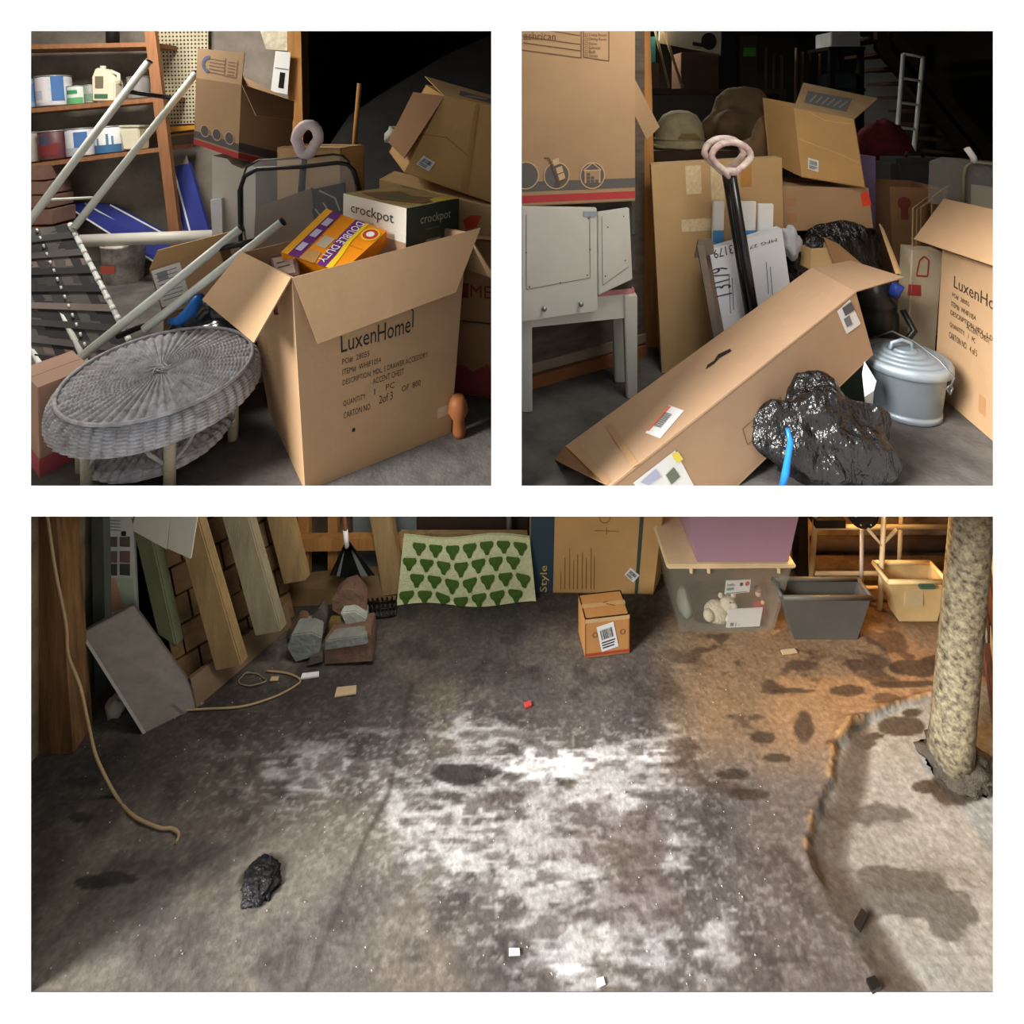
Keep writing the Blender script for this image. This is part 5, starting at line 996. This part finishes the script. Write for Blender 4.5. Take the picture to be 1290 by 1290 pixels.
# rubble pile
RB = mat('broken_concrete', (132, 134, 128), .9, var=.25, scale=14, bump=.5, bscale=60); RBB = mat('brown_rubble', (116, 90, 74), .9, var=.3, scale=14, bump=.5, bscale=60); RBD = mat('dark_rubble', (92, 84, 78), .9, var=.3, scale=14, bump=.5)
def chunk(label, pts, base, dep, m, dz=0, name='concrete_chunk'):
    d = FL(*base).y; pp = [P(x, y, d) for x, y in pts]
    lo = min(p.z for p in pp)
    n = len(pp); c = sum(pp, V())/n; bkp = [c+(p-c)*.8+V((random.uniform(-.01, .01), dep, random.uniform(-.01, .02))) for p in pp]
    if dz == 0:
        for p in bkp: p.z = max(p.z, lo)
    mb = MB().add(pp+bkp, [tuple(range(n-1, -1, -1)), tuple(range(n, 2*n))]+[(i, (i+1) % n, (i+1) % n+n, i+n) for i in range(n)])
    return single(name, mb, m, label, 'rubble', 'broken concrete pile', .004)
chunk('grey polygonal concrete chunk at the left front of the rubble', [(361, 817), (372, 835), (402, 826), (406, 803), (392, 797), (367, 800)], (380, 836), .08, RB)
chunk('long grey concrete block with rough brown base in the rubble', [(408, 838), (470, 834), (471, 818), (466, 800), (408, 806)], (440, 840), .10, RBB)
chunk('grey front face slab lying on the brown base in the rubble', [(408, 820), (464, 812), (463, 800), (409, 807)], (440, 843), .06, RB, 1)
chunk('dark leaning brick at the back left of the rubble', [(385, 800), (408, 800), (412, 780), (402, 766), (388, 782)], (400, 816), .05, RBD, 1)
chunk('round brown stone on top of the rubble', [(418, 770), (440, 782), (462, 775), (463, 757), (445, 742), (430, 741), (417, 755)], (440, 812), .08, RBB, 1)
chunk('pale broken concrete lump at the right of the rubble', [(430, 800), (463, 798), (462, 779), (448, 770), (428, 772), (435, 788)], (446, 820), .06, mat('pale_concrete', (168, 172, 162), .9, var=.25, scale=20, bump=.5), 1)
chunk('flat dark brown slab leaning behind the grey chunk', [(363, 806), (386, 800), (390, 778), (378, 775), (366, 790)], (376, 816), .04, RBB, 1)
chunk('mossy stub between the concrete pieces', [(414, 801), (432, 800), (431, 782), (414, 783)], (422, 818), .04, mat('mossy', (120, 104, 56), .9, var=.3), 1)
chunk('small grey stone in front of the rubble', [(385, 840), (407, 834), (404, 826), (392, 828)], (396, 842), .03, RBD)
# floor grate
t = thing('floor_grate', 'black slatted grate lying on the floor beside the rug', 'grate', FL(478, 765))
g0, g1, g2, g3 = FL(468, 782), FL(498, 778), FL(500, 752), FL(455, 754)
for p in (g0, g1, g2, g3): p.z = .012
for i in range(8): s = i/7; MB().tube([g3.lerp(g2, s), g0.lerp(g1, s)], .0045, 6).build('bar', BLACKP, t)
for s in (.0, .33, .66, 1): MB().tube([g3.lerp(g0, s), g2.lerp(g1, s)], .004, 6).build('cross_bar', BLACKP, t)
# rug with green tree motif
RUG = mat('cream_rug', (206, 210, 164), .95, var=.12, scale=60, bump=.6, bscale=200); GRN = mat('rug_green', (66, 96, 34), .95, var=.25, scale=90)
yr0 = FL(600, 764).y
q = [P(499, 768, yr0), P(676, 763, yr0+.01), P(667, 676, yr0+.06), P(508, 677, yr0+.06)]
t = thing('rug', 'cream rug with green tree motifs hanging over the low chest', 'rug', V((P(610, 0, yr0).x, yr0+.03, 0)))
mb = MB(); NX, NY = 60, 20; vs = []
def rugp(s, u):
    p = bilin([V(x) for x in q], s, u); p.z += .012*math.sin(s*11)*(1-u)+.006*math.sin(s*23+1)*(1-u); p.z = max(p.z, .004); p.y += .012*math.sin(s*8+u*2); return p
for j in range(NY+1):
    for i in range(NX+1): vs.append(rugp(i/NX, j/NY))
fs = [(j*(NX+1)+i, j*(NX+1)+i+1, (j+1)*(NX+1)+i+1, (j+1)*(NX+1)+i) for j in range(NY) for i in range(NX)]
vs2 = [v+V((0, .012, 0)) for v in vs]; n = len(vs)
fs2 = [tuple(k+n for k in reversed(f_)) for f_ in fs]
mb.add(vs+vs2, fs+fs2, True); ru = mb.build('pile', RUG, t)
mb = MB(); cols_ = 10.5
for r in range(4):
    for c_ in range(-1, 9):
        s = (c_+.5+(.5 if r % 2 else 0))/7.6; u = .12+r*.235
        if s < .02 or s > .98: continue
        pts = []
        for dx, dy in ((-.16, -1), (.16, -1), (.34, -.3), (.62, .1), (.72, .62), (.6, .95), (-.6, .95), (-.72, .62), (-.62, .1), (-.34, -.3)):
            ss_ = min(.995, max(.005, s+dx*.075)); uu = min(.99, max(.01, u+dy*.098)); p = rugp(ss_, uu); pts.append(p+V((0, -.004, 0)))
        c0 = rugp(s, u)+V((0, -.007, 0)); mb.add(pts+[c0], [(i, (i+1) % 10, 10) for i in range(10)])
o = mb.build('tree_motif', GRN, t); o['kind'] = 'stuff'
single('rug_support', MB().box((P(506, 0, 2.6).x, yr0+.085, 0), (P(664, 0, 2.6).x, yr0+.11, q[3].z-.004)), BRD, 'low board that the rug hangs over', 'board')
# large carton with blue band
yc = FL(700, 747).y
LB, RB_ = FL(667, 746), FL(820, 752); LB.y = RB_.y = yc; LB.x = P(667, 0, yc).x; RB_.x = P(822, 0, yc).x; hz = .62
b, t_ = front_back([V((LB.x, yc, .002)), V((RB_.x, yc-.01, .002)), V((RB_.x+.075, yc-.01, hz)), V((LB.x, yc, hz))], (.05, .08, 0))
bx = Carton('furniture_carton', 'large tan carton with dark blue band standing behind the small box', b, t_, CARDY)
f = bx.face['front']; NAVY = mat('navy_print', (46, 66, 78), .6, var=.08)
top_ = lambda x: buv(f, x, 640)
f.rect(0, 0, .19, 1, NAVY, 'printed_band'); a0, b0 = buv(f, 680, 745); a1, b1 = buv(f, 692, 712); f.text('Style', a0, b0, a1, b1, ink((206, 176, 96)), ang=90, k=2.4)
f.poly([buv(f, *p) for p in ((799, 752), (803, 752), (811, 651), (806, 651))], ink((62, 74, 62)), 'printed_band')
f.lines([buv(f, x, 742)+buv(f, x+.5, y) for x, y in ((706, 720), (711, 702), (717, 690), (722, 705), (727, 698), (733, 695), (738, 702), (744, 690), (748, 700))], .003, ink((150, 110, 60)), 'small_print', 1.6)
f.lines([buv(f, 749, 668)+buv(f, 780, 669), buv(f, 764, 664)+buv(f, 764, 673)], .003, ink((140, 100, 54)), 'diagram', 1.6); a, b_ = buv(f, 762, 652); f.ring(a, b_, .022, .004, ink((140, 100, 54)), 'diagram')
f.sticker(*buv(f, 796, 724), .058, .042, -38)
pa, pb = FL(822, 772), FL(838, 771); pb.y = pa.y
pa.y = pb.y = yc+.10; pa.x = P(826, 0, pa.y).x; pb.x = P(842, 0, pa.y).x
struct('trim_7', MB().slab([V((pa.x, pa.y, 0)), V((pb.x, pb.y, 0)), V((pb.x+.01, pb.y, SLZ)), V((pa.x+.01, pa.y, SLZ))], (0, .05, 0)), BRD)
# small box with white shipping label
c5 = [0.3797, 2.3081, 0.0800, 0, 0, 0.1221, 0.1853, 0.1148, 0.1569]
bx = Carton('small_box', 'small shipping box with white label on the concrete floor', *posed(c5), mat('cardboard_orange', (186, 134, 78), .8, var=.1), tape=True)
f = bx.face['front']; f.rect(0, .05, 1, .12, ink((170, 66, 50)), 'stripe'); f.rect(.0, .9, 1, 1, mat('tape_shine', (206, 170, 120), .2, spec=.9), 'tape'); f.sticker(.5, .5, .072, .105, 12); f.ring(.22, .58, .008, .003, LN, 'emblem'); f.ring(.84, .58, .008, .003, LN, 'emblem')
f = bx.face['top']; f.lines([(.5, .55, .62, .6), (.56, .5, .75, .4)], .004, ink((130, 70, 34)), 'lettering')
# clear tote with soft toys, purple tote on its lid
def tote(name, label, bl, br, tl, tr, yb, dep, m, rim_m, hb=None, wall=.006, ht=None, z0=0., cat='bin'):
    b = [V((bl, yb, z0)), V((br, yb, z0)), V((br, yb+dep, z0)), V((bl, yb+dep, z0))]; e = .02
    t4 = [V((tl, yb-e, ht)), V((tr, yb-e, ht)), V((tr, yb+dep+e, ht)), V((tl, yb+dep+e, ht))]
    o = thing(name, label, cat, sum(b, V())/4)
    cb, ct = sum(b, V())/4, sum(t4, V())/4
    ib = [cb+(p-cb)*(1-wall*2/max(.1, abs(br-bl)))+V((0, 0, wall)) for p in b]; it = [ct+(p-ct)*(1-wall*2/max(.1, abs(tr-tl))) for p in t4]
    mb = MB(); vs = b+t4+ib+it
    mb.add(vs, [(3, 2, 1, 0), (8, 9, 10, 11)]+[(i, (i+1) % 4, (i+1) % 4+4, i+4) for i in range(4)]+[(i+8+4, (i+1) % 4+8+4, (i+1) % 4+8, i+8) for i in range(4)]+[(i+4, (i+1) % 4+4, (i+1) % 4+12, i+12) for i in range(4)])
    mb.build('body', m, o, .008)
    for i in range(4):
        p, q_ = t4[i], t4[(i+1) % 4]; MB().tube([p, q_], .009, 8).build('rim', rim_m, o)
    return o, b, t4
FROST = mat('frosted_plastic', (160, 156, 142), .3, var=.1, alpha=.17, spec=.5)
yt = FL(900, 797).y; zt1 = P(0, 713, yt-.02).z
tb, bb_, tt_ = tote('storage_tote', 'clear plastic tote holding soft toys under the purple tote', P(856, 0, yt).x, P(974, 0, yt).x, P(842, 0, yt-.02).x, P(998, 0, yt-.02).x, yt, .26, FROST, mat('cream_rim', (206, 186, 150), .5), ht=zt1, cat='tote')
MB().box((tt_[0].x-.01, yt-.035, zt1), (tt_[1].x+.01, yt+.29, zt1+.016)).build('lid', mat('cream_lid', (214, 190, 150), .5), tb, .005)
for x in (868, 890, 978): MB().box((P(x, 0, yt-.02).x, yt-.034, zt1-.02), (P(x+3, 0, yt-.02).x, yt-.026, zt1)).build('lid_clip', MATS['cream_lid'], tb)
PUR_ = mat('purple_plastic', (160, 128, 144), .45, var=.04)
tote('storage_tote', 'purple plastic tote stacked on the clear tote', P(876, 0, yt).x, P(990, 0, yt).x, P(854, 0, yt).x, P(1012, 0, yt).x, yt-.022, .26, PUR_, PUR_, ht=zt1+.40, z0=zt1+.017, cat='tote')
# toys inside
yi = yt+.03
BEAR = mat('white_plush', (226, 214, 188), .95, var=.08, bump=.8, bscale=120)
def pz(x, y, d): return P(x, y, d)
t = thing('teddy_bear', 'white plush bear lying inside the clear tote', 'soft toy', V((P(912, 0, yi).x, yi+.03, .012)))
c = P(905, 772, yi+.045)
MB().blob(P(903, 772, yi+.045), (.055, .04, .05), .05, 4, 1, 20, 14).build('body', BEAR, t)
hd = MB().blob(P(918, 761, yi+.04), (.036, .032, .030), .04, 4, 2, 20, 14).build('head', BEAR, t)
MB().blob(P(925, 763, yi+.015), (.014, .014, .012), .02, 4, 3, 12, 8).build('muzzle', BEAR, hd)
for x, y in ((908, 750), (924, 750)): MB().blob(P(x, y, yi+.05), (.012, .008, .012), .05, 4, 2, 10, 8).build('ear', BEAR, hd)
for x, y in ((920, 759), (928, 760)): MB().blob(P(x, y, yi+.008), (.0035, .003, .0035), 0, 1, 1, 8, 6).build('eye', BLACKP, hd)
for x, y, r in ((893, 775, .024), (907, 789, .022), (916, 778, .016)): MB().blob(P(x, y, yi+.02), (r, r*.9, r), .05, 4, 6, 14, 10).build('limb', BEAR, t)
q = [P(915, 791, yi-.012), P(957, 789, yi-.012), P(961, 766, yi-.010), P(918, 768, yi-.010)]
t = thing('white_card', 'white card inside the clear tote beside the bear', 'card', (q[0]+q[1])/2); MB().slab(q, (0, .004, 0)).build('card', PAPERW, t); f = Face(q, t); f.rect(.1, .1, .2, .28, ink((120, 110, 100)), 'print'); f.lines([(.27, .05, .27, .3), (.34, .15, .38, .15)], .002, BLK, 'print')
q = [P(913, 749, yi-.008), P(944, 746, yi-.008), P(946, 731, yi-.006), P(915, 732, yi-.006)]
t = thing('toy_tag', 'small colourful card above the bear inside the clear tote', 'card', (q[0]+q[1])/2); MB().slab(q, (0, .004, 0)).build('card', PAPERW, t); f = Face(q, t); f.rect(.05, .3, .35, .5, ink((90, 150, 150)), 'print'); f.text('hello', .06, .62, .36, .85, BLK); f.circ(.63, .72, .008, ink((60, 40, 36)), 'print'); f.circ(.87, .75, .010, ink((206, 60, 56)), 'print'); f.rect(.05, .05, .9, .12, ink((120, 130, 120)), 'print')
t = thing('rag_doll', 'small doll in a red dress inside the clear tote', 'doll', V((P(958, 0, yi).x, yi+.03, .012)))
MB().lathe(P(956, 772, yi+.03), [(.03, 0), (.028, .02), (.014, .05), (0, .055)], n=14).build('dress', mat('red_dress', (150, 44, 50), .8), t); MB().blob(P(955, 747, yi+.03), (.014, .013, .014), .02, 3, 1, 14, 10).build('head', mat('doll_skin', (222, 180, 150), .7), t)
MB().blob(P(955, 743, yi+.035), (.016, .014, .014), .3, 6, 1, 14, 10).build('hair', mat('doll_hair', (170, 130, 110), .9), t); MB().blob(P(961, 759, yi+.005), (.009, .007, .008), .05, 3, 2, 10, 8).build('hand', MATS['doll_skin'], t)
single('pink_cloth', MB().blob(P(885, 790, yi+.03)+V((0, 0, .012)), (.04, .03, .02), .3, 4, 5, 18, 12, False, .012), mat('pink_fabric', (176, 100, 96), .9), 'pink cloth at the bottom of the clear tote', 'cloth')
single('grey_bag', MB().blob(P(862, 765, yi+.08), (.03, .06, .08), .15, 3, 9, 18, 14, False, .012), mat('grey_green_bag', (132, 140, 128), .5), 'grey green bag at the left side of the clear tote', 'bag')
# dark bin
yk = FL(1040, 806).y
tote('storage_tote', 'open dark grey tote on the floor', P(1001, 0, yk).x, P(1080, 0, yk).x, P(986, 0, yk-.02).x, P(1098, 0, yk-.02).x, yk, .05, mat('dark_grey_plastic', (88, 86, 82), .45), mat('dark_grey_plastic', (88, 86, 82), .45), ht=P(0, 753, yk-.02).z, cat='tote')
# crate
yk = FL(1150, 783).y
o, b_, t4 = tote('clear_crate', 'clear square basket with green handle under the rack', P(1133, 0, yk).x, P(1181, 0, yk).x, P(1119, 0, yk-.02).x, P(1194, 0, yk-.02).x, yk, .06, mat('amber_clear', (222, 196, 140), .4, alpha=.6), mat('cream_rim2', (230, 206, 150), .4), ht=P(0, 733, yk-.02).z, cat='basket')
MB().box((P(1157, 0, yk-.03).x, yk-.04, t4[0].z-.018), (P(1177, 0, yk-.03).x, yk-.022, t4[0].z)).build('handle', mat('green_handle', (70, 100, 84), .5), o, .004)
MB().slab([P(1140, 763, yk-.014), P(1163, 763, yk-.014), P(1163, 745, yk-.016), P(1140, 745, yk-.016)], (0, .003, 0)).build('paper_label', mat('dim_label', (190, 170, 130), .6), o)
# tube rack
RK = mat('cream_tube', (232, 214, 170), .4, var=.05); yk = 2.60
t = thing('tube_rack', 'cream tubular rack at the back right of the lower bay', 'rack', V((P(1110, 0, yk).x, yk, 0)))
for x, x2 in ((1026, 1022), (1205, 1197)): MB().tube([V((P(x2, 0, yk).x, yk, 0)), V((P(x, 0, yk).x+.05, yk, SLZ-.02))], .012).build('post', RK, t)
yk2 = 2.46
for x in (1108, 1172): MB().tube([V((P(x, 0, yk2).x, yk2+(.2 if x == 1172 else 0), 0)), V((P(x, 0, yk2).x+.02, yk2+(.2 if x == 1172 else 0), .42))], .010).build('post', RK, t)
za_ = P(0, 664, yk).z
MB().tube([V((P(1024, 0, yk).x+.02, yk, za_)), V((P(1203, 0, yk).x, yk, za_))], .011).build('cross_tube', RK, t); MB().tube([V((P(1024, 0, yk).x, yk, .04)), V((P(1203, 0, yk).x, yk, .04))], .009).build('cross_tube', RK, t)
pm = P(1110, 686, yk2); MB().tube([P(1094, 667, yk2), pm, P(1130, 667, yk2)], .008).build('brace', RK, t)
MB().tube([P(1030, 739, yk2+.05), P(1200, 742, yk2+.05)], .007).build('cross_tube', RK, t)
t = thing('round_stand', 'black round weight on a slim stand beside the rack', 'stand', V((P(1085, 0, 2.5).x, 2.5, 0)))
xs = P(1085, 0, 2.5).x; MB().tube([V((xs, 2.5, .01)), V((xs+.003, 2.5, P(0, 668, 2.5).z))], .008).build('pole', mat('grey_pole', (190, 180, 166), .5), t); MB().lathe(V((xs, 2.5, 0)), [(0, 0), (.03, 0), (.028, .012), (.008, .02), (0, .02)]).build('foot', BLACKP, t)
MB().lathe(V((xs, 2.47, P(0, 650, 2.47).z)), [(0, 0), (.06, 0), (.066, .01), (.066, .03), (.06, .04), (0, .04)], (0, 1, 0), 30).build('disc', BLACKP, t)
for i in range(6): MB().lathe(V((xs+.045*math.cos(i*1.05), 2.469, P(0, 650, 2.47).z+.045*math.sin(i*1.05))), [(0, 0), (.003, 0), (.003, -.003), (0, -.003)], (0, 1, 0), 8).build('rivet', PAPERW, t)
single('black_shelf', MB().box((P(1030, 0, 2.56).x, 2.575, za_+.013), (P(1068, 0, 2.56).x, 2.65, za_+.05)), BLACKP, 'black flat box resting on the rack tube', 'box')
single('dark_post', MB().box((P(1006, 0, 2.62).x, 2.62, 0), (P(1018, 0, 2.62).x, 2.68, SLZ-.01)), BLACKP, 'dark upright post right of the purple tote', 'post')
single('dark_drum', MB().tube([V((P(1030, 0, 2.74).x, 2.78, .036)), V((P(1240, 0, 2.74).x, 2.78, .036))], .034, 20), mat('dark_brown_roll', (62, 48, 40), .8, var=.4), 'dark brown roll lying along the back wall', 'roll')  # dark roll making the dark band along the foot of the wall
# rusty steel column with mound and brick pier
pb_ = FL(1196, 962); tp = upto(pb_, P(1224, 652, pb_.y), SLZ)
t = thing('steel_column', 'rusty steel column with flaking paint at the right', 'column', pb_); 
COLM = mat('flaking_column', (128, 120, 98), .7, var=.45, scale=60, bump=.2, bscale=80, rgb2=(62, 50, 40))
MB().tube([pb_, pb_.lerp(tp, .12), pb_.lerp(tp, .5), tp], [.066, .062, .060, .060], 24).build('shaft', COLM, t)
MB().blob(pb_+V((.03, .0, 0)), (.11, .085, .05), .35, 3, 4, 40, 20, False, -.004).build('mound', mat('dark_mound', (70, 64, 56), .9, var=.4, scale=20, bump=.6), t)
wr0, wr1 = FL(1264, 1000), FL(1236, 812); nb = (wr1-wr0).cross(V((0, 0, 1))).normalized()
if nb.x > 0: nb = -nb
wl_ = struct('wall_lower_right', MB().hexa([wr0-nb*.02, wr1-nb*.02, wr1-nb*.2, wr0-nb*.2], [at(p, SLZ) for p in (wr0-nb*.02, wr1-nb*.02, wr1-nb*.2, wr0-nb*.2)]), mat('mortar', (120, 112, 100), .9))
BR = [mat('brick_red', (112, 66, 56), .9, var=.3, scale=20, bump=.5), mat('brick_whitewashed', (168, 172, 160), .9, var=.3, scale=20, bump=.5), mat('brick_dark', (78, 56, 48), .9, var=.3, scale=20, bump=.5)]
dw = wr1-wr0; nr_, nc_ = 13, 3
for r in range(nr_):
    for c_ in range(nc_+1):
        s0 = (c_-(.5 if r % 2 else 0))/nc_; s1 = s0+1/nc_; s0, s1 = max(0, s0), min(1, s1)
        if s1-s0 < .05: continue
        z0, z1 = r*SLZ/nr_+.004, (r+1)*SLZ/nr_-.004; e = dw.normalized()*.004; p0, p1 = wr0+dw*s0+e, wr0+dw*s1-e; j = nb*random.uniform(0, .006)
        MB().slab([at(p0+j, z0), at(p1+j, z0), at(p1+j, z1), at(p0+j, z1)], -nb*.04).build('brick', BR[1] if r > 6 or (r+c_) % 4 == 0 else BR[(r*3+c_) % 2*2], wl_)
# right of the wall and beyond
struct('wall_lower_far_right', MB().box((2.5, 1.43, -.05), (2.6, 2.95, SLZ)), LCON)
# cords and litter
CORD = mat('tan_cord', (168, 144, 108), .7)
def smooth(pts, n=6):
    out = []
    for i in range(len(pts)-1):
        p0, p1, p2, p3 = pts[max(0, i-1)], pts[i], pts[i+1], pts[min(len(pts)-1, i+2)]
        for k in range(n): s = k/n; out.append(.5*((2*p1)+(p2-p0)*s+(2*p0-5*p1+4*p2-p3)*s*s+(3*p1-p0-3*p2+p3)*s**3))
    return out+[pts[-1]]
fl = lambda x, y: FL(x, y)+V((0, 0, .006))
pts = [P(52, 600, 1.80), P(60, 652, 1.80), P(70, 720, 1.80), P(83, 785, 1.80), P(86, 825, 1.80), P(101, 865, 1.80), P(112, 915, 1.80), P(122, 955, 1.80), fl(146, 1005), fl(168, 1030), fl(200, 1045), fl(216, 1046), fl(225, 1053), fl(222, 1064)]
single('hanging_cord', MB().tube(smooth(pts), .0045, 6), CORD, 'tan cord hanging down by the left post and trailing onto the floor', 'cord')
single('extension_cord', MB().tube(smooth([fl(228, 897), fl(260, 895), fl(305, 892), fl(345, 880), fl(372, 866), fl(378, 858), fl(362, 850), fl(336, 847)]), .0035, 6), CORD, 'thin tan cord lying on the floor below the timber wall', 'cord')
single('wire_tangle', MB().tube([FL(318+16*math.cos(a)*(1+.2*math.sin(3*a)), 858+8*math.sin(a))+V((0, 0, .008+.004*math.sin(2*a))) for a in [i*math.pi/10 for i in range(38)]], .002, 5), mat('thin_wire', (140, 130, 112), .5), 'thin wire tangle on the floor at the foot of the planks', 'wire')
def bit(label, x, y, lx, ly, h, m, ang=0, cat='debris', name='debris'):
    c = FL(x, y); k = c.y/FOC; ca, sa = math.cos(ang), math.sin(ang); u = V((ca, sa, 0))*lx*k/2; v = V((-sa, ca, 0))*ly*k/2; c.z = .004
    single(name, MB().hexa([c-u-v, c+u-v*.8, c+u*.9+v, c-u*.95+v], [p+V((0, 0, h)) for p in (c-u-v, c+u-v*.8, c+u*.9+v, c-u*.95+v)]), m, label, cat, 'litter on the concrete floor')
bit('white plastic strip on the floor in front of the rubble', 391, 853, 22, 6, .006, PAPERW, .12)
bit('tan wood chip on the floor right of the rubble', 436, 873, 26, 11, .005, mat('chip_tan', (196, 170, 136), .8), .1)
bit('small tan chip left of the white strip', 346, 857, 10, 5, .004, MATS['chip_tan'])
bit('tiny red scrap in the middle of the floor', 665, 890, 9, 6, .006, mat('red_scrap', (206, 74, 70), .6), .3)
bit('tan wood splinter on the brown floor area', 994, 823, 20, 5, .006, MATS['chip_tan'], .1)
bit('black bar near the broken slab edge', 1085, 1163, 22, 8, .01, BLACKP, .6)
bit('tiny white scrap near the front edge', 757, 1240, 10, 7, .003, PAPERW, .2)
bit('small white flake at the front left of centre', 648, 1202, 14, 6, .003, PAPERW, 0)
bit('black lump at the front edge of the slab', 1101, 1245, 14, 10, .01, BLACKP, .2)
c = FL(328, 1112); single('tar_lump', MB().blob(V((c.x, c.y, .006)), (.047, .045, .014), .6, 5, 71, 40, 20, True, .001), mat('glossy_tar', (34, 33, 35), .3, var=.3, bump=.8, bscale=90), 'black crumbly tar patch on the floor at the left', 'debris')
rnd = random.Random(3)
mbx = MB()
for i in range(240):
    x, y = rnd.uniform(60, 1000), rnd.uniform(830, 1245); c = FL(x, y); r = rnd.uniform(.001, .003); c.z = .004; a = rnd.uniform(0, 3)
    mbx.add([c+V((r*math.cos(a+j*2.1), r*math.sin(a+j*2.1), 0)) for j in range(3)]+[c+V((0, 0, r*.7))], [(0, 1, 3), (1, 2, 3), (2, 0, 3)])
o = mbx.build('grit', mat('pale_grit', (196, 192, 184), .8), None); o['kind'] = 'stuff'; tag(o, 'pale grit scattered over the concrete floor', 'grit')
